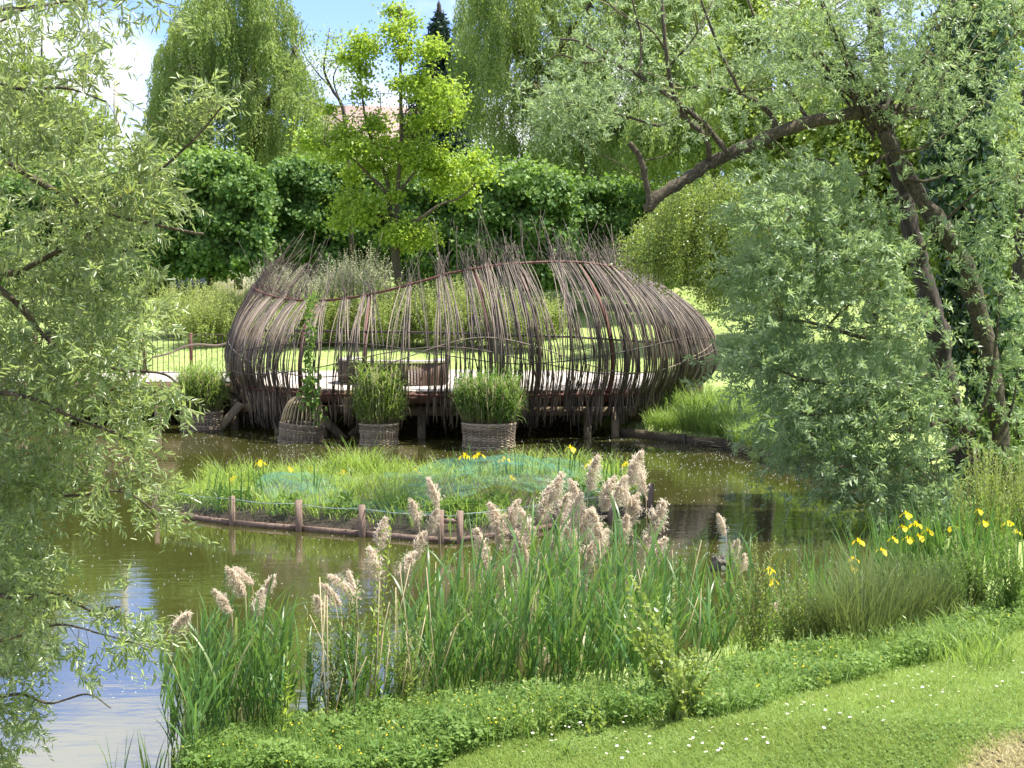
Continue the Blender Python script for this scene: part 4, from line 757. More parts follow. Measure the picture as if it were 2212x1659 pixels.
# ---------------------------------------------------------------- house, aerial, pole
hs = thing('house', P(720, 560, 118), 'house with a pinkish brown tiled roof and cream walls, mostly hidden behind the trees', 'house')
r0, r1 = P(690, 232, 124), P(905, 238, 124); e0, e1 = P(655, 330, 118), P(920, 330, 118)
def roof(a):
    t_ = A(0, 0, .25); V = [e0, e1, r1, r0, e0+t_, e1+t_, r1+t_, r0+t_]; a.add(V, [[0, 3, 2, 1], [4, 5, 6, 7], [0, 1, 5, 4], [1, 2, 6, 5], [2, 3, 7, 6], [3, 0, 4, 7]])
    V = [e0+A(0, 12, 0), e1+A(0, 12, 0), r1, r0]; a.add(V, [[0, 1, 2, 3]])
one('roof', roof, M['roof'], hs)
zc = e0[2]; one('wall', lambda a: box(a, ((e0[0]+e1[0])/2, 124, (zc+4)/2), (e1[0]-e0[0]-.6, 11, zc-4)), M['plaster'], hs)
for fx in (.25, .6): one('window', lambda a: box(a, (e0[0]+(e1[0]-e0[0])*fx, 118.45, zc-2), (1.1, .12, 1.4)), M['glass'], hs)
ar = P(822, 236, 123); tp = P(822, 200, 123)
def aer(a):
    tubes(a, np.stack([ar, tp]), .04, 5); tubes(a, np.stack([tp+A(-1.1, 0, -.1), tp+A(1.1, 0, -.1)]), .03, 4)
    for k in np.linspace(-1, 1, 7): tubes(a, np.stack([tp+A(k, 0, -.1-.25), tp+A(k, 0, .15)]), .02, 3)
one('aerial', aer, M['iron'], hs)
sd_ = thing('garden_building', P(500, 600, 80), 'cream rendered low building with dark windows behind the hedge trees on the left', 'building')
one('wall', lambda a: box(a, P(452, 590, 80)+A(0, 1.2, -1), (4.6, 2.4, 6.5)), M['plaster'], sd_)
for px in (400, 440): one('window', lambda a: box(a, P(px, 622, 80)+A(0, -.02, 0), (1.1, .1, 1.2)), M['glass'], sd_)
one('door', lambda a: box(a, P(515, 585, 80)+A(0, -.02, 0), (.5, .1, 2.2)), M['glass'], sd_)
pl = P(259, 600, 92)
def pole(a):
    tz = P(259, 172, 92)[2]; V = []
    for z, s_ in ((pl[2]-2, .24), (tz, .15)):
        V += [pl*A(1, 1, 0)+A(x*s_, y*s_, z) for x, y in ((-1, -1), (1, -1), (1, 1), (-1, 1))]
    a.add(V, [[0, 1, 5, 4], [1, 2, 6, 5], [2, 3, 7, 6], [3, 0, 4, 7], [4, 5, 6, 7]]); box(a, pl*A(1, 1, 0)+A(-.16, -.2, tz-1.8), (.05, .05, 3.4))
tag(one('utility_pole', pole, M['concrete']), 'pale concrete utility pole against the clouds between the left willow and the branches', 'pole')

# ---------------------------------------------------------------- silver willow on the right
def shootcrown(al, at, LP, region, Dr, ncl, seed, LL, LW, per=9, nl=22, rad=.28, ln=(.25, .6), r0=.012, frac=.8, maxd=3.2, mt=0, bias=A(0, 0, .1), shape='quad', droop=.25, trad=.003):
    global R; R = np.random.default_rng(seed)
    q = samp(region, ncl); cc = P(q[:, 0], q[:, 1], R.uniform(*Dr, ncl)); dr = twigto(at, LP, cc, r0, frac, .08, maxd)
    b = np.repeat(cc, per, 0)+R.normal(0, rad, (ncl*per, 3))*A(1, 1, .8); d = nrm(np.repeat(dr, per, 0)*.7+rdir(len(b))*.8+bias)
    shoots(al, at, b, d, R.uniform(*ln, len(b)), nl, LL, LW, droop, .75, shape, r=np.clip(np.repeat(R.normal(.5, .2, ncl), per)+R.normal(0, .15, len(b)), 0, 1), trad=trad)
R = np.random.default_rng(90)
wt = thing('silver_willow', P(2095, 1040, 23.6), 'silver leaved willow leaning over the pond, its long mossy limb reaching left', 'willow')
a = Acc(); TR = [([(2125, 1090, 23.4), (2095, 1020, 23.6), (2054, 900, 23.9), (2030, 790, 24), (2005, 680, 24.1), (1980, 590, 24.2), (1958, 520, 24.2), (1935, 400, 24.3), (1918, 320, 24.3), (1903, 230, 24.4), (1890, 110, 24.5), (1880, -60, 24.5)], .22, .11)]
LP0 = limbs(a, TR, 14, 60, .05); a.build('trunk', M['bark'], wt, True)
a = Acc(); LP1 = limbs(a, [([(2165, 1060, 23.3), (2155, 900, 23.3), (2130, 760, 23.3), (2095, 620, 23.3), (2062, 540, 23.3), (2010, 465, 23.4), (1955, 375, 23.5), (1925, 320, 23.5), (1906, 285, 23.5)], .17, .12)], 12, 30, .09)
for k in range(16):       # pollard shoots from the head
    x, y = R.normal(1910, 14), R.normal(285, 10); an = R.uniform(-1.15, 1.0); ln_ = R.uniform(160, 380)
    ex, ey = x+math.sin(an)*ln_, y-math.cos(an)*ln_; LP1 = np.vstack([LP1, limbs(a, [([(x, y, 23.5), ((x+ex)/2+R.normal(0, 8), (y+ey)/2, 23.5+R.uniform(-.4, .3)), (ex, ey, 23.5+R.uniform(-1, .5))], R.uniform(.022, .04), .012)], 6, 14, .03)])
for pts in ([(1925, 330), (1990, 320), (2070, 270), (2130, 200)], [(1940, 380), (2010, 390), (2100, 340)], [(1920, 330), (1850, 380), (1790, 350), (1700, 330)], [(1960, 420), (1880, 470), (1780, 480), (1700, 450)]):
    LP1 = np.vstack([LP1, limbs(a, [([(x, y, 23.4) for x, y in pts], .035, .012)], 6, 16, .03)])
a.build('pollard_limb', M['mossbark'], wt, True)
a = Acc(); LP2 = limbs(a, [([(1998, 245, 24.6), (1930, 240, 24), (1860, 243, 23.6), (1790, 256, 23.3), (1700, 280, 23), (1640, 305, 22.8), (1570, 338, 22.6), (1530, 358, 22.5), (1480, 390, 22.3), (1430, 420, 22.2), (1398, 453, 22.1)], .115, .085)], 12, 60, .10)
LP2 = np.vstack([LP2, limbs(a, [([(1404, 450, 22.1), (1398, 400, 22.1), (1385, 345, 22.1), (1360, 308, 22.1)], .055, .045)], 9, 20, .06)])
for pts, w0, w1 in (([(1575, 335), (1545, 295), (1500, 250), (1440, 205), (1380, 165), (1310, 130), (1250, 90), (1210, 85)], .055, .015), ([(1532, 355), (1525, 300), (1480, 250), (1455, 200), (1440, 110), (1430, 0), (1425, -60)], .05, .025), ([(1680, 285), (1655, 235), (1600, 200), (1540, 185), (1480, 190)], .06, .015),
    ([(1380, 165), (1385, 90), (1370, 20), (1360, -40)], .025, .012), ([(1500, 235), (1430, 270), (1380, 260), (1310, 240), (1250, 230)], .03, .01), ([(1310, 130), (1260, 135), (1200, 120), (1150, 180)], .02, .006), ([(1750, 268), (1700, 180), (1640, 60), (1600, -50)], .035, .015), ([(1600, 200), (1560, 120), (1520, 20), (1500, -50)], .03, .012), ([(1850, 240), (1830, 150), (1780, 30), (1760, -50)], .035, .015),
    ([(1440, 110), (1400, 60), (1340, 30), (1290, -20)], .02, .008), ([(1405, 400), (1330, 350), (1290, 330)], .012, .005), ([(1380, 350), (1450, 330), (1480, 280)], .012, .005), ([(1940, 240), (2000, 120), (2060, 0), (2100, -60)], .05, .02), ([(1440, 150), (1500, 80), (1540, 0)], .02, .01)):
    D0 = 22.5 if pts[0][0] < 1650 else 23.4; LP2 = np.vstack([LP2, limbs(a, [([(x, y, D0+R.normal(0, .12)) for x, y in pts], w0, w1)], 7, 24, .06)])
a.build('limb', M['mossbark'], wt, True)
a = Acc(); LP3 = limbs(a, [([(2000, 680, 23.5), (1950, 720, 22.8), (1860, 730, 22.2), (1760, 700, 21.8), (1690, 690, 21.6)], .06, .015), ([(2030, 800, 23.5), (1960, 830, 22.6), (1850, 830, 22), (1740, 820, 21.6), (1660, 790, 21.4)], .06, .015), ([(2055, 900, 23.4), (1970, 930, 22.2), (1870, 920, 21.7), (1760, 900, 21.4), (1690, 870, 21.2)], .055, .012),
  ([(2080, 960, 23.3), (1980, 1000, 22), (1880, 1000, 21.4), (1800, 1010, 21)], .05, .012), ([(1960, 560, 23.6), (1880, 570, 22.9), (1790, 550, 22.3), (1720, 520, 22), (1660, 470, 21.9)], .055, .012), ([(1945, 470, 23.7), (1860, 500, 23), (1760, 520, 22.6), (1640, 560, 22.2)], .04, .012), ([(2100, 980, 22.8), (2070, 880, 22.7), (2030, 800, 22.7), (2010, 760, 22.6)], .05, .02), ([(2090, 960, 22.6), (2130, 860, 22.4), (2150, 760, 22.4), (2160, 640, 22.4)], .04, .015), ([(2130, 1000, 22.5), (2180, 900, 22.3), (2200, 800, 22.3)], .04, .012), ([(1980, 560, 23), (2040, 480, 22.8), (2130, 400, 22.5), (2200, 380, 22.4)], .03, .01)], 7, 26, .05)
a.build('low_branch', M['mossbark'], wt, True)
LPA = np.vstack([LP0, LP1, LP2, LP3])
al = Acc(); at = Acc()
low = [(1600, 640), (1640, 560), (1590, 500), (1600, 440), (1660, 360), (1760, 340), (1850, 400), (1900, 520), (1960, 640), (2010, 760), (2060, 900), (2060, 1010), (1960, 1060), (1870, 1030), (1760, 1020), (1700, 1000), (1650, 950), (1635, 880), (1610, 790), (1640, 720)]
shootcrown(al, at, LPA, low, (20.8, 23.2), 225, 91, .15, .040, per=9, nl=20, bias=A(-.4, -.1, .05))
shootcrown(al, at, LPA, [(1760, 1010), (1950, 1030), (2060, 1060), (2080, 1130), (1980, 1100), (1880, 1060)], (20.8, 22.5), 26, 92, .15, .040, per=8, nl=20, bias=A(-.4, -.1, -.1))
up = [(1180, 150), (1230, 60), (1290, -30), (2230, -60), (2230, 250), (2100, 300), (1990, 250), (1960, 180), (1800, 220), (1640, 260), (1550, 300), (1480, 250), (1330, 255), (1250, 260), (1150, 230)]
shootcrown(al, at, LPA, up, (21.2, 24.5), 155, 93, .125, .030, per=6, nl=20, bias=A(-.1, -.1, .35))
shootcrown(al, at, LPA, [(1560, 100), (1900, -60), (2080, -60), (2060, 200), (2020, 250), (2000, 250), (1850, 200), (1700, 230)], (21.5, 24.5), 85, 94, .125, .030, per=8, nl=20, bias=A(-.1, -.1, .3))
shootcrown(al, at, LPA, [(1130, 170), (1180, 200), (1280, 240), (1330, 300), (1250, 300), (1160, 230)], (21.9, 22.6), 16, 95, .125, .032, per=7, nl=18, rad=.22)
shootcrown(al, at, LPA, [(1960, 300), (2212, 250), (2230, 560), (2230, 960), (2140, 960), (2130, 700), (2080, 560), (2020, 480)], (21.6, 22.9), 46, 96, .145, .038, per=7, nl=20)
at.build('twigs', M['twig'], wt); al.build('crown', M['silver'], wt)
# ivy clad trunk
R = np.random.default_rng(97)
iv = thing('ivy_clad_tree', P(2150, 1050, 25), 'thick dark trunk completely wrapped in glossy ivy behind the silver willow trunk', 'tree')
a = Acc(); LI = limbs(a, [([(2165, 1090, 25.2), (2155, 900, 25.2), (2130, 700, 25.2), (2110, 500, 25.3), (2100, 300, 25.3), (2110, 100, 25.4), (2120, -80, 25.4)], .34, .22)], 12, 50, .04); a.build('trunk', M['bark'], iv, True)
al = Acc(); n_ = 24000; j = R.integers(0, 50, n_); an = R.uniform(0, 2*PI, n_); rr_ = (.56+.18*np.sin(j*.5)+.14*np.sin(an*3+j*.3))*R.uniform(.8, 1.12, n_); ra_ = np.stack([np.cos(an), np.sin(an), 0*an], -1)
b = LI[j]+ra_*rr_[:, None]+R.normal(0, .07, (n_, 3))*A(1, 1, 2.2); leaves(al, b, nrm(rdir(n_)*.6+A(0, 0, -.9)), nrm(ra_+rdir(n_)*.45+A(0, 0, .3)), R.uniform(.06, .13, n_), R.uniform(.055, .11, n_), 'round', curl=.1); al.build('ivy', M['ivy'], iv)
rt = thing('border_tree', P(2215, 900, 27), 'slim dark trunk at the right border behind the ivy clad tree', 'tree'); a = Acc(); limbs(a, [([(2225, 1040, 27), (2205, 700, 27), (2206, 500, 27), (2215, 300, 27), (2230, 100, 27)], .17, .12)]); a.build('trunk', M['bark'], rt, True)
al = Acc(); at = Acc(); shootcrown(al, at, P(np.full(9, 2210.), np.linspace(80, 900, 9), np.full(9, 27.)), [(2150, 40), (2260, 0), (2260, 900), (2180, 960), (2150, 600)], (26, 28), 40, 98, .11, .03, per=8, nl=20); at.build('twigs', M['dtwig'], rt); al.build('crown', M['far'], rt)
# dense bush at the foot of the ivy
R = np.random.default_rng(99); ub = thing('bank_bush', P(2150, 1080, 24), 'dark green bushy undergrowth at the foot of the ivy clad trunk', 'bush'); al = Acc(); at = Acc()
shootcrown(al, at, P(np.linspace(2050, 2250, 12), np.full(12, 1090.), np.full(12, 24.)), [(2050, 1010), (2120, 880), (2250, 860), (2260, 1120), (2060, 1110)], (23, 25.5), 80, 100, .09, .04, per=9, nl=16, r0=.01); at.build('stems', M['twig'], ub); al.build('leaves', M['clover'], ub)
# young willow in front right
R = np.random.default_rng(101)
for k, (px, py, D, top, lb) in enumerate(((2125, 1230, 18.2, 925, 'pale green young willow with upright catkin tipped shoots at the right, tallest of the two'), (2205, 1240, 18.6, 950, 'pale green young willow cut off by the right border'))):
    t = thing('young_willow', P(px, py, D), lb, 'shrub'); al = Acc(); at = Acc(); n_ = 95
    bx_ = R.uniform(-70, 70, n_); tpy = top+np.abs(bx_)*1.6+R.uniform(0, 120, n_); b = P(px+bx_*.4, np.full(n_, py+20.), D+R.normal(0, .2, n_)); e = P(px+bx_+R.normal(0, 12, n_), tpy, D+R.normal(0, .35, n_))
    shoots(al, at, b, e-b, np.linalg.norm(e-b, axis=1), 64, .085, .024, 0.0, .6, 'lance', r=R.uniform(0, 1, n_), trad=.006, upb=.2)
    at.build('stems', M['twig'], t); al.build('leaves', M['shrub'] if False else M['birch'], t)
# ---------------------------------------------------------------- willow overhanging from the left, close by
R = np.random.default_rng(110)
lw = thing('overhanging_willow', P(-260, 900, 8.5), 'willow hanging in from the left border close to the viewer, long narrow grey green leaves', 'willow'); a = Acc()
def pl_(pts, D): return [(x, y, D+R.normal(0, .05)) for x, y in pts]
LW_ = limbs(a, [(pl_([(-420, 1500), (-300, 900), (-260, 500), (-250, 0)], 8.6), .12, .06), (pl_([(-280, 400), (-120, 370), (0, 350), (95, 400), (180, 440), (260, 470), (400, 500), (440, 505)], 8.4), .030, .006), (pl_([(-260, 560), (-60, 560), (20, 590), (90, 560), (200, 500), (270, 420), (330, 380), (420, 300), (480, 230)], 8.3), .024, .005),
   (pl_([(-250, 160), (-60, 150), (0, 175), (60, 190), (150, 190), (230, 220)], 8.5), .02, .005), (pl_([(-250, 100), (-100, 40), (0, 20), (100, 10), (220, -10)], 8.5), .018, .004), (pl_([(-280, 650), (-60, 600), (20, 640), (70, 690), (100, 730), (170, 780), (260, 800), (360, 810), (400, 860)], 8.1), .024, .005),
   (pl_([(-280, 900), (-60, 850), (60, 860), (150, 900), (230, 930), (300, 960)], 8.0), .02, .005), (pl_([(-300, 1100), (-60, 1060), (60, 1050), (140, 1070), (260, 1060), (330, 1100)], 8.2), .02, .005), (pl_([(-300, 1300), (-80, 1280), (40, 1290), (120, 1280), (200, 1320), (260, 1310)], 8.1), .018, .004),
   (pl_([(-300, 1450), (-60, 1400), (20, 1380), (130, 1350), (220, 1370), (330, 1400)], 8.0), .014, .003), (pl_([(-300, 1560), (-60, 1520), (40, 1500), (110, 1520), (190, 1500), (240, 1530)], 8.0), .014, .003), (pl_([(-250, 0), (-60, 60), (60, 20), (180, 0), (300, -5), (370, 10)], 8.5), .01, .002)], 8, 40, .05)
a.build('branch', M['mossbark'], lw, True); al = Acc(); at = Acc(); BR = M['mossbark']
def lc(region, n_, seed, Dr=(7.6, 9.4), per=6, nl=13, ln=(.12, .30), LL=.084, LW=.0185, rad=.065, **k): shootcrown(al, at, LW_, region, Dr, n_, seed, LL, LW, per=per, nl=nl, rad=rad, ln=ln, r0=.0035, frac=.8, maxd=1.1, bias=A(.1, 0, -.05), shape='lance', droop=.2, trad=.0016, **k)
lc([(-40, -30), (170, -30), (190, 60), (240, 130), (200, 190), (230, 230), (-40, 260)], 50, 111, per=4)
lc([(-40, 150), (210, 215), (260, 260), (290, 330), (380, 330), (370, 400), (395, 480), (350, 560), (340, 640), (310, 740), (270, 790), (240, 850), (-40, 900)], 150, 112)
lc([(-40, 560), (300, 560), (310, 700), (270, 760), (260, 850), (-40, 900)], 44, 113)
lc([(-40, 830), (150, 850), (310, 850), (290, 950), (230, 960), (170, 1010), (110, 1020), (-40, 1040)], 36, 114)
lc([(-40, 1000), (120, 1000), (210, 1010), (260, 1050), (200, 1110), (150, 1160), (130, 1230), (110, 1300), (90, 1400), (60, 1400), (-40, 1420)], 76, 115)
lc([(-40, 1380), (120, 1380), (120, 1430), (80, 1480), (50, 1560), (40, 1680), (-40, 1680)], 36, 116, per=4)
lc([(180, 1360), (330, 1370), (340, 1400), (230, 1440), (160, 1420)], 11, 117, per=4)
lc([(380, 310), (440, 260), (480, 215), (470, 200), (420, 230), (360, 290)], 10, 118, per=4, Dr=(8.2, 8.4))
lc([(380, 870), (430, 890), (350, 870), (330, 820)], 7, 119, per=4, Dr=(7.9, 8.1))
lc([(330, 960), (230, 960), (260, 1000), (330, 990)], 6, 120, per=4)
lc([(220, 1080), (330, 1060), (400, 1100), (330, 1125)], 9, 121, per=4)
lc([(200, 0), (300, -20), (370, 10), (300, 40)], 7, 122, per=3)
lc([(180, 1230), (230, 1300), (270, 1340), (190, 1350)], 5, 123, per=4)
at.build('twigs', M['dtwig'], lw); al.build('leaves', M['willow'], lw)

# ---------------------------------------------------------------- near bank: reeds
R = np.random.default_rng(130)
def ground_at(px, py):      # where the eye ray through the point meets the ground
    D = np.linspace(5.5, 45, 500); p = P(px, py, D); h = np.maximum(hgt(p[:, 0], p[:, 1]), 0); k = int(np.argmax(p[:, 2] < h)); return p[k]*A(1, 1, 0)+A(0, 0, max(h[k]-.02, -.05))
def reedbed(a, region, n_, Hr, seed, lean=.1, nb=6):
    global R; R = np.random.default_rng(seed); q = samp(region, n_); b = np.array([ground_at(x, y) for x, y in q]); b[:, 2] -= .05
    ht = R.uniform(*Hr, n_)*np.where(R.random(n_) < .3, R.uniform(.55, .9, n_), 1)*(1+.12*np.sin(b[:, 0]*2.7+1)); tp = b+np.stack([R.normal(lean, .13, n_)*ht, R.normal(0, .1, n_)*ht, ht*.72], -1); md = (b+tp)/2+R.normal(0, .02, (n_, 3))
    tubes(a, np.stack([b, md, tp], 1), np.array([[.005, .0045, .003]]).repeat(n_, 0), 4, r=R.uniform(0, .9, n_))
    f = np.repeat(np.linspace(.25, 1, nb)[None], n_, 0)+R.normal(0, .05, (n_, nb)); bb = (b[:, None]*(1-f[..., None])+tp[:, None]*f[..., None]).reshape(-1, 3); ff = f.ravel(); m_ = len(bb)
    az = R.normal(.15, 1.5, m_); az = np.where(R.random(m_) < .35, R.uniform(0, 2*PI, m_), az)
    blades(a, bb, az, R.uniform(.05, .45, m_), R.uniform(.3, 1.15, m_)+(R.random(m_) < .12)*.9, (.30+.25*R.random(m_))*(.8+.35*ff), R.uniform(.013, .030, m_), 6, pw=1.5)
a = Acc()
reedbed(a, [(365, 1640), (375, 1570), (430, 1530), (520, 1530), (640, 1550), (640, 1600), (540, 1610), (440, 1640), (400, 1690)], 105, (.6, 1.2), 131, .03)
reedbed(a, [(640, 1540), (760, 1520), (860, 1510), (860, 1560), (760, 1570), (660, 1590)], 18, (.4, .75), 132, .03)
tag(a.build('reed_bed', M['reed']), 'dark green reeds standing in the shallow water at the lower left of the near bank', 'reeds', kind='stuff')
a = Acc()
reedbed(a, [(860, 1500), (1000, 1470), (1200, 1455), (1350, 1450), (1420, 1455), (1400, 1500), (1200, 1520), (1000, 1535), (870, 1550)], 215, (.85, 1.6), 133, .10)
reedbed(a, [(1300, 1430), (1500, 1410), (1560, 1420), (1500, 1460), (1340, 1480)], 60, (.75, 1.35), 134, .18)
tag(a.build('reed_bed', M['reed']), 'tall dense green reeds leaning right at the middle of the near bank', 'reeds', kind='stuff')
a = Acc(); n_ = 70; q = samp([(640, 1590), (860, 1500), (1400, 1445), (1560, 1420), (1500, 1470), (1000, 1530), (700, 1610)], n_); b = np.array([ground_at(*z) for z in q]); tp = b+np.c_[R.normal(.05, .16, n_), R.normal(0, .1, n_), R.uniform(.4, 1.25, n_)]
tubes(a, np.stack([b, (b+tp)/2+R.normal(0, .03, (n_, 3)), tp], 1), .0038, 4)
tag(a.build('dry_reed_stalks', M['straw']), 'thin straw coloured dead stalks mixed into the near reeds', 'dry stalks', kind='stuff')
# feathery plumes
def plume_mesh(seed):
    global R; R = np.random.default_rng(seed); a = Acc(); ax = spline([A(0, 0, -.02), A(.0, 0, .10), A(.03, 0, .20), A(.075, 0, .29)], 40)
    n_ = 250; j = R.integers(0, 34, n_); f = j/34; ln = (.055+.075*np.sin(np.clip(f*1.1+.12, 0, 1)*PI))*R.uniform(.5, 1.1, n_)
    az = R.normal(0, .85, n_); t0 = R.uniform(.3, .9, n_); b = ax[j]; blades(a, b, az, t0, t0+R.uniform(.6, 1.6, n_), ln*1.1, .0065, 4)
    k = 7; h = np.stack([np.cos(az), np.sin(az), 0*az], -1); s = R.random((n_, k, 1)); pos = (b[:, None]+(h[:, None]*np.sin(t0+.5)[:, None, None]+A(0, 0, 1)*np.cos(t0+.7)[:, None, None])*ln[:, None, None]*s).reshape(-1, 3)
    leaves(a, pos, nrm(rdir(len(pos))+A(.5, 0, -.3)), rdir(len(pos)), R.uniform(.012, .028, len(pos)), .0062, 'quad'); tubes(a, ax, .0022, 4, r=.2); return a
PM = [plume_mesh(140+k).build('plume', M['plume']) for k in range(7)]; usedp = set()
PL = [(1355, 1000, .3), (1395, 1018, -.1), (1325, 1050, .2), (1360, 1085, .1), (1402, 1110, .2), (1385, 1150, .3), (1405, 1175, .4), (1270, 1010, .1), (1250, 1060, -.1), (1235, 1095, 0), (1300, 1055, .3), (1185, 1040, .4), (1205, 1085, .1), (1165, 1080, .1), (1150, 1125, -.2), (1100, 1090, .2), (1085, 1110, -.2), (1072, 1140, 0), (1050, 1165, -.1), (1045, 1205, .1), (1125, 1135, .2), (1215, 1135, .2), (1260, 1120, .3), (1285, 1160, .2), (1340, 1130, 0), (1190, 1160, .1),
      (948, 1045, -.2), (905, 1085, -.3), (925, 1105, .2), (890, 1160, .4), (862, 1195, .9), (1140, 1180, -.1), (1255, 1185, .4), (1300, 1130, -.1), (1365, 1060, -.2), (1110, 1165, .3), (1230, 1160, 0),
      (545, 1215, -1.2), (530, 1240, -.5), (500, 1275, -.8), (570, 1240, .5), (548, 1285, .1), (370, 1325, .9), (820, 1205, -.4), (760, 1235, -1.1), (735, 1260, -.8), (705, 1290, -.5), (770, 1255, -.3), (815, 1140, 0), (1568, 1110, -.2), (1585, 1160, 0), (1600, 1190, .2), (1660, 1290, .6), (1170, 1395, .1), (1060, 1465, .1)]
for k, (px, py, ln_) in enumerate(PL):
    R = np.random.default_rng(200+k); left = px < 600; D = R.uniform(10.9, 11.6) if left else (R.uniform(11.0, 12.6) if px < 860 else R.uniform(12.4, 14.0)); D = 13.6 if px > 1500 else D
    if py > 1380: D = 11.6
    p = P(px, py+42, D); gz = max(float(hgt(p[0]-.1, D)), 0); hh = p[2]-gz; sg = -1 if ln_ < 0 else 1
    where = 'in the left group over the water' if left else ('in the thin middle group' if px < 880 else ('right of the dense group' if px > 1500 else 'in the dense group before the island'))
    o_ = thing('plumed_reed', (p[0], p[1], gz), ('feathery beige reed plume leaning left ' if sg < 0 else 'feathery beige reed plume leaning right ')+where, 'reed', 'feathery reed plumes '+('leaning left ' if sg < 0 else 'leaning right ')+where)
    q_ = PM[k % 7]
    if k % 7 not in usedp: usedp.add(k % 7); m2 = q_
    else: m2 = q_.copy(); C.objects.link(m2)
    m2.parent = o_; m2.location = (0, 0, hh); s_ = R.uniform(.8, 1.15)*(.9 if left else (1.2 if px > 1000 else .95))*(.45 if py > 1380 else (.55 if px > 1500 else 1)); m2.scale = (s_, s_, s_); m2.rotation_euler = (R.normal(0, .1), abs(ln_)*.6, (PI if sg < 0 else 0)+R.normal(0, .5))
    a = Acc(); tubes(a, spline([A(-.12*sg*R.random(), R.normal(0, .05), -.05), A(-.03*sg, 0, hh*.5), A(0, 0, hh)], 8), .0035, 4); st_ = a.build('stalk', M['straw']); st_.parent = o_
# bushy willow herbs and bindweed among the reeds
def herb(lab, px, py, top, wd, n_, mat, LL, LW, seed, D=None, name='bank_shrub', nl=46, shape='lance', lean=0):
    global R; R = np.random.default_rng(seed); b0 = ground_at(px, py); D = b0[1]; t = thing(name, b0, lab, 'plant'); al = Acc(); at = Acc()
    b = b0+R.normal(0, .06, (n_, 3))*A(1, 1, 0); e = P(px+lean+R.normal(0, wd, n_), top+R.uniform(0, .45, n_)*(py-top), D+R.normal(0, .15, n_)); shoots(al, at, b, e-b, np.linalg.norm(e-b, axis=1), nl, LL, LW, .02, .7, shape, r=R.uniform(0, 1, n_), trad=.004)
    at.build('stems', M['twig'], t); al.build('leaves', M[mat], t)
herb('light green leafy willow shoots among the reeds between the left and middle clumps', 880, 1550, 1290, 42, 20, 'birch', .06, .016, 151)
herb('tall upright leafy stem with lance leaves in front of the left reeds', 620, 1600, 1380, 8, 3, 'maple', .10, .024, 152, nl=22)
herb('leafy willowherb stems rising at the right side of the left reeds', 745, 1560, 1230, 40, 16, 'clover', .10, .020, 153, nl=30)
herb('young willow stems right of the left reeds, over the sky reflection', 700, 1570, 1250, 30, 9, 'willow', .09, .018, 154, nl=26)
herb('pale round leaved climbing bush at the right end of the dense reeds', 1470, 1530, 1240, 30, 16, 'birch', .065, .05, 155, nl=34, shape='round', lean=-60)
herb('pale leaved low bush in front of the right end of the dense reeds', 1480, 1560, 1400, 42, 20, 'birch', .055, .042, 156, nl=26, shape='round')
herb('light green leafy stems right of the half sunken log', 1640, 1430, 1150, 50, 26, 'birch', .055, .016, 157)
herb('slim leafy stems beside the iris pair at the water edge', 1720, 1420, 1200, 36, 18, 'birch', .06, .018, 158)
herb('leafy sprig rising in front of the island fence', 815, 1540, 1090, 22, 5, 'maple', .08, .022, 159, nl=30)
for k, (px, py, top, wd) in enumerate(((2060, 1330, 1150, 40), (2120, 1340, 1130, 44), (2180, 1350, 1140, 40), (2010, 1330, 1190, 30))):
    herb(['leafy nettle like plants under the young willow, third from the right border', 'leafy nettle like plants under the young willow, second from the right border', 'leafy nettle like plants at the right border under the young willow', 'leafy nettle like plants between the rushes and the young willow'][k], px, py, top, wd, 30, 'clover', .065, .024, 160+k)
# rushes
R = np.random.default_rng(170); a = Acc()
for px, py, n_, h_ in ((1780, 1400, 420, .75), (1850, 1400, 480, .95), (1920, 1380, 480, 1.0), (1980, 1360, 320, .95), (1740, 1400, 160, .7), (2040, 1350, 160, .7), (1880, 1340, 300, .95)):
    g_ = ground_at(px, py); tuft(a, g_, .28, n_, (.45*h_, h_), (.2, 1.1), (.006, .011))
tag(a.build('rush_clump', M['sedge']), 'dense dark green clump of fine rushes at the water edge on the right', 'rushes')
a = Acc()
for k in range(60): x = R.uniform(1560, 2150); g_ = ground_at(x, R.uniform(1360, 1450)); tuft(a, g_, .15, 26, (.12, .36), (.4, 1.5), (.006, .014))
tag(a.build('bank_grass', M['grass']), 'rank grass tufts along the edge of the near bank', 'grass', kind='stuff')
# ground cover, plantain, lawn
def scatter(region, n_): 
    q = samp(region, n_); D = np.linspace(5.2, 24, 260); p = P(q[:, None, 0], q[:, None, 1], D[None]); h = HG(p[..., 0], p[..., 1]); k = np.argmax(p[..., 2] < h, 1); i_ = np.arange(n_); return np.stack([p[i_, k, 0], p[i_, k, 1]+R.normal(0, .04, n_), h[i_, k]], -1)
gx_ = np.linspace(-8, 12, 400); gy_ = np.linspace(4, 25, 420); GXm, GYm = np.meshgrid(gx_, gy_); GH = np.maximum(hgt(GXm, GYm), -.05)
def HG(x, y): i_ = np.clip(((x+8)/20*399).astype(int), 0, 399); j_ = np.clip(((y-4)/21*419).astype(int), 0, 419); return GH[j_, i_]
R = np.random.default_rng(180); a = Acc(); gc = [(380, 1680), (430, 1620), (560, 1590), (700, 1580), (860, 1545), (1050, 1525), (1300, 1510), (1480, 1500), (1600, 1440), (1760, 1410), (1850, 1420), (1950, 1380), (2212, 1290), (2260, 1350), (2000, 1440), (1800, 1490), (1560, 1560), (1450, 1560), (1250, 1580), (1100, 1610), (1000, 1640), (900, 1690), (380, 1690)]
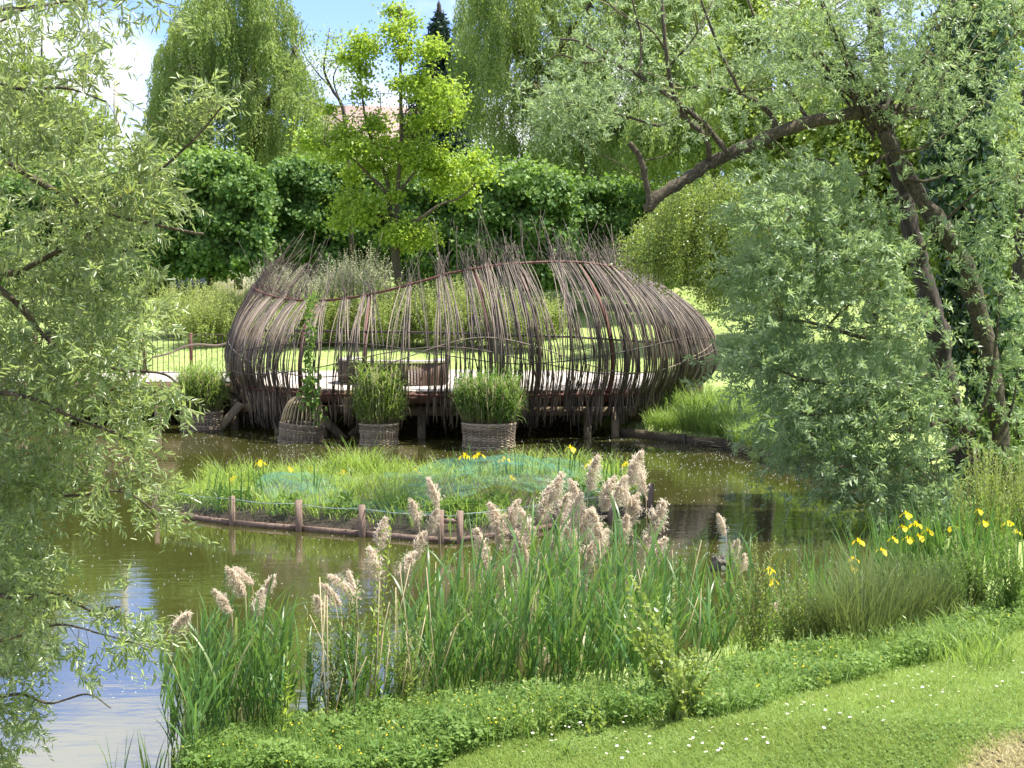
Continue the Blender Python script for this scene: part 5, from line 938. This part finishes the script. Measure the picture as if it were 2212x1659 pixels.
b = scatter(gc, 56000); eg = sdist(b[:, 0], b[:, 1]); b = b[R.random(len(b)) < np.clip(1.9-.42*eg+.9*hnoise(b[:, 0]*1.6, b[:, 1]*2.0), .08, 1)]; mound = .04+.20*(hnoise(b[:, 0]*3, b[:, 1]*3)*.5+.5); b[:, 2] += R.random(len(b))*mound+.01
leaves(a, b, nrm(rdir(len(b))*A(1, 1, .5)), nrm(rdir(len(b))*.5+A(0, -.1, 1)), R.uniform(.02, .052, len(b)), R.uniform(.014, .040, len(b)), 'quad', r=np.clip(.5+.45*hnoise(b[:, 0]*2.1, b[:, 1]*2.7)+R.normal(0, .25, len(b)), 0, 1))
b = scatter(gc, 15000); blades(a, b, R.uniform(0, 2*PI, len(b)), R.uniform(0, .4, len(b)), R.uniform(.3, 1.5, len(b)), R.uniform(.08, .30, len(b)), R.uniform(.003, .008, len(b)), 4)
tag(a.build('ground_cover', M['clover']), 'low bright green clover and creeping ground cover between the lawn and the reeds', 'ground cover', kind='stuff')
a = Acc(); at = Acc(); b = scatter([(420, 1640), (860, 1550), (1300, 1515), (1600, 1445), (2212, 1300), (2230, 1390), (1800, 1500), (1500, 1570), (1100, 1620)], 190)
d_ = nrm(np.c_[R.normal(0, .25, (len(b), 2)), np.ones(len(b))]); shoots(a, a, b, d_, R.uniform(.12, .38, len(b)), 16, .055, .022, .05, .8, 'round', r=R.uniform(0, 1, len(b)), trad=.002)
tag(a.build('bank_weeds', M['birch']), 'mixed leafy weeds standing up through the ground cover', 'weeds', kind='stuff')
a = Acc(); b = scatter(gc, 260); b[:, 2] += .16; leaves(a, b, rdir(260), np.tile(A(0, -.3, 1), (260, 1)), .016, .015, 'quad'); tag(a.build('yellow_flowers', M['yellow']), 'tiny yellow flowers dotted through the ground cover', 'flowers', kind='stuff')
for k, (px, py, s_) in enumerate(((570, 1650, .8), (850, 1600, 1.0), (890, 1590, .8), (1060, 1600, 1.05), (1110, 1590, .8), (1620, 1500, .9), (1640, 1520, .8), (1760, 1480, .9), (1740, 1500, .7), (1860, 1450, .9), (1900, 1440, .8), (1230, 1640, .7), (1270, 1560, .6), (2050, 1400, .8), (1960, 1420, .8), (2140, 1380, .8))):
    g_ = ground_at(px, py); R = np.random.default_rng(600+k); nn = 22; a = Acc(); b = g_+R.normal(0, .025, (nn, 3))*A(1, 1, 0); blades(a, b, R.uniform(0, 2*PI, nn), R.uniform(.05, .5, nn), R.uniform(.3, 1.1, nn), R.uniform(.13, .27, nn)*s_, R.uniform(.016, .03, nn)*s_, 6, pw=2)
    tag(a.build('plantain', M['grass']), 'upright tuft of ribbed plantain leaves in the ground cover along the lawn edge', 'plantain', 'plantain tufts along the lawn edge')
R = np.random.default_rng(190)
lawn = [(700, 1700), (900, 1650), (1050, 1600), (1250, 1560), (1450, 1530), (1560, 1520), (1800, 1450), (2000, 1400), (2240, 1310), (2300, 1700)]
a = Acc(); b = scatter(lawn, 190000); dm = drymask(b[:, 0], b[:, 1]); keep = R.random(len(b)) > dm*.4; b = b[keep]; dm = dm[keep]; dry = R.random(len(b)) < dm*1.1
patch = .5+.5*hnoise(b[:, 0]*1.2+3, b[:, 1]*1.4); gg = b[~dry]; rr = np.clip(patch[~dry]*.6+R.random(len(gg))*.45, 0, 1)
blades(a, gg-A(0, 0, .008), R.uniform(0, 2*PI, len(gg)), R.uniform(0, .5, len(gg)), R.uniform(.4, 1.5, len(gg)), R.uniform(.022, .06, len(gg))*(.55+1.0*patch[~dry]), R.uniform(.003, .006, len(gg)), 3, r=rr)
tag(a.build('lawn_grass', M['lawn']), 'short bright green lawn grass in the near right corner', 'grass', kind='stuff')
a = Acc(); gg = b[dry]; blades(a, gg-A(0, 0, .006), R.uniform(0, 2*PI, len(gg)), R.uniform(.2, 1, len(gg)), R.uniform(.8, 1.6, len(gg)), R.uniform(.02, .05, len(gg)), R.uniform(.003, .005, len(gg)), 3)
tag(a.build('dry_grass', M['dry']), 'worn straw yellow grass by the bare soil in the bottom right corner', 'dry grass', kind='stuff')
a = Acc(); b = scatter(lawn, 9000); b = b[drymask(b[:, 0], b[:, 1]) < .3]; b[:, 2] += .012+.02*R.random(len(b)); leaves(a, b, nrm(rdir(len(b))*A(1, 1, .3)), nrm(rdir(len(b))*.4+A(0, 0, 1)), .022, .016, 'quad'); tag(a.build('lawn_clover', M['clover']), 'clover leaves scattered through the lawn', 'clover', kind='stuff')
# daisies
def daisy():
    a = Acc(); n_ = 13; an = np.arange(n_)*2*PI/n_; d = np.stack([np.cos(an), np.sin(an), 0*an+.12], -1); leaves(a, d*.002+A(0, 0, .05), d, np.tile(A(0, 0, 1), (n_, 1)), .0125, .006, 'quad', mi=0)
    th = np.linspace(0, 2*PI, 9)[:-1]; V = np.vstack([np.stack([np.cos(th)*.004, np.sin(th)*.004, 0*th+.052], -1), [[0, 0, .055]]]); a.add(V, [[k, (k+1) % 8, 8] for k in range(8)], mi=1); tubes(a, A(0, 0, -.005, 0, 0, .05).reshape(2, 3), .001, 4, mi=2)
    return a.build('daisy', [M['white'], M['yellow'], M['grass']])
d0 = daisy(); dl = 'small white daisy open in the lawn near the ground cover'
ds = scatter([(1060, 1640), (1400, 1590), (1600, 1570), (1760, 1520), (1990, 1450), (2212, 1400), (2212, 1500), (2050, 1540), (1800, 1580), (1600, 1640), (1300, 1670)], 105); ds = np.vstack([ds, scatter([(560, 1660), (1000, 1650), (1300, 1580), (1500, 1560), (1200, 1650)], 16)+A(0, 0, .06)])
for k, p in enumerate(ds):
    o_ = d0 if k == 0 else d0.copy()
    if k: C.objects.link(o_)
    o_.location = tuple(float(v) for v in p); s_ = R.uniform(.5, .95); o_.scale = (s_, s_, 1); o_.rotation_euler = (R.normal(0.15, .2), R.normal(0, .2), R.uniform(0, 6)); tag(o_, 'small white daisy open in the short grass of the near bank', 'daisy', 'white daisies in the near lawn')
# pebbles and clods on the bare soil
a = Acc(); b = scatter([(1850, 1659), (2100, 1600), (2240, 1570), (2240, 1690)], 260)
for p in b: s_ = R.uniform(.006, .02); box(a, p, (s_*1.4, s_, s_*.7), rz=R.uniform(0, 3), rx=R.uniform(-.4, .4))
tag(a.build('soil_clods', M['soil']), 'crumbs of bare brown soil in the bottom right corner', 'soil crumbs', kind='stuff')
# half sunken log
g_ = G(1550, 1232); R = np.random.default_rng(195)
def lg(a):
    p = spline([g_+A(-.05, 0, -.1), g_+A(-.02, 0, .06), g_+A(.02, 0, .17)], 8); th = np.linspace(0, 2*PI, 14, endpoint=False); V = []
    for k, c_ in enumerate(p): V.append(c_+np.stack([np.cos(th)*.075*(1+.25*np.sin(th*3)), np.sin(th)*.06, .03*np.sin(th*2+.5)*k/4], -1))
    V.append(p[-1]+np.stack([np.cos(th)*.05, np.sin(th)*.04, th*0-.06], -1)); V = np.array(V); i_ = np.arange(9*14).reshape(9, 14); nx_ = np.roll(i_, -1, 1); a.add(V, np.stack([i_[:-1], nx_[:-1], nx_[1:], i_[1:]], -1).reshape(-1, 4)); a.add(V[-1], [list(range(14))])
    q = spline([g_+A(-.07, .0, .16), g_+A(.06, 0, .11), g_+A(.15, .02, .06), g_+A(.19, .02, -.06)], 12); tubes(a, q[None], np.linspace(.028, .045, 12)[None], 7); tubes(a, spline([g_+A(-.10, -.02, .0), g_+A(-.07, 0, .10), g_+A(-.06, 0, .19)], 8)[None], .022, 6)
tag(one('sunken_log', lg, M['log'], None, True), 'rotten dark log end sticking out of the water right of the reed plumes', 'log')
# ---------------------------------------------------------------- right bank across the water
R = np.random.default_rng(197); eb = thing('bank_edging', G(1560, 965), 'rough timber edging boards holding the far right bank of the pond', 'edging'); pts = [G(*p) for p in ((1335, 942), (1400, 948), (1480, 957), (1560, 967), (1640, 988), (1700, 1008), (1760, 1022), (1830, 1040), (1900, 1052), (1960, 1085))]
for p, q in zip(pts[:-1], pts[1:]): one('edge_board', lambda a: beam(a, p+A(0, 0, .09+R.normal(0, .02)), q+A(0, 0, .09+R.normal(0, .02)), .07, .26, R.random()), M['earthwall'], eb)
for p in pts[::2]: one('stake', lambda a: tubes(a, np.stack([p+A(-.02, -.07, -.3), p+A(R.normal(0, .03), -.07, .22)]), .03, 6), M['log'], eb)
a = Acc(); n_ = 150; t_ = R.uniform(2.2, len(pts)-1.01, n_); i_ = t_.astype(int); b = np.array(pts)[i_]*(1-(t_-i_))[:, None]+np.array(pts)[i_+1]*(t_-i_)[:, None]+np.c_[R.normal(0, .1, n_), R.normal(-.1, .06, n_), R.uniform(0, .2, n_)]
d_ = nrm(np.c_[np.ones(n_), R.normal(-.7, .3, n_), R.normal(0, .15, n_)]); ln_ = R.uniform(.15, .6, n_); tubes(a, np.stack([b, b+d_*ln_[:, None]], 1), .009, 4); tag(a.build('brushwood', M['straw']), 'dry brushwood sticks lying along the far right water edge', 'brushwood', kind='stuff')
a = Acc(); k = 0
bank = samp([(1400, 930), (1400, 905), (1450, 870), (1560, 850), (1650, 850), (1800, 960), (1960, 1040), (1890, 1040), (1760, 1005), (1640, 975), (1560, 955), (1480, 945)], 230)
for x, y in bank:
    g_ = ground_at(x, y+6); tuft(a, g_, .35, 46, (.30, .75), (.6, 2.2), (.010, .022))
for x, y in ((1450, 905), (1480, 900), (1510, 905), (1540, 900), (1500, 930), (1570, 920)): tuft(a, ground_at(x, y), .4, 150, (.7, 1.25), (.5, 2.0), (.014, .026))
tag(a.build('bank_grass', M['grass']), 'long rank grass drooping over the far right bank, right of the shelter', 'grass', kind='stuff')
a = Acc(); n_ = 9000; q = samp([(1560, 930), (1640, 900), (1760, 960), (1900, 1040), (1760, 1000), (1640, 975), (1580, 960)], 900); b = np.array([ground_at(*z) for z in q]); b = np.repeat(b, 10, 0)+R.normal(0, .14, (n_, 3))*A(1, 1, 0)+np.c_[np.zeros((n_, 2)), R.uniform(0, .4, n_)]
leaves(a, b, rdir(n_), nrm(rdir(n_)*.6+A(0, 0, 1)), R.uniform(.05, .1, n_), R.uniform(.03, .06, n_), 'round'); tag(a.build('bank_herbs', M['clover']), 'leafy herbs on the far right bank', 'plants', kind='stuff')
# far lawn: tufts
def flat(xr, yr, n_, c=lambda x, y: np.ones(len(x), bool)): x = R.uniform(*xr, n_); y = R.uniform(*yr, n_); k = c(x, y) & (sdist(x, y) > .3); x, y = x[k], y[k]; return np.stack([x, y, hgt(x, y)], -1)
a = Acc(); b = flat((-24, 26), (37, 84), 120000, lambda x, y: ~((y < 49.5) & (x < 5.2))); m_ = len(b); hgn = .6+.5*hnoise(b[:, 0]*.5, b[:, 1]*.4)
blades(a, b-A(0, 0, .01), R.uniform(0, 2*PI, m_), R.uniform(0, .5, m_), R.uniform(.4, 1.6, m_), R.uniform(.07, .20, m_)*hgn.clip(.4, 1.3), R.uniform(.02, .04, m_), 3)
tag(a.build('meadow_grass', M['farlawn']), 'sunlit yellow green grass of the slope beyond the shelter', 'grass', kind='stuff')
# petals of down resting on leaves are left out; a low tuft of reeds at the lower left water edge
a = Acc()
for px, py, n_, h_ in ((455/2212*2212*.98, 1700, 16, .45), (500*.94, 1640, 10, .3), (250, 1680, 9, .38), (330, 1690, 14, .4)): g_ = G(px, py); tuft(a, (g_[0], g_[1], -.05), .07, n_, (h_*.6, h_*1.3), (.05, .7), (.008, .018))
tag(a.build('reed_bed', M['reed']), 'few dark reed blades rising from the water at the bottom left', 'reeds', kind='stuff')
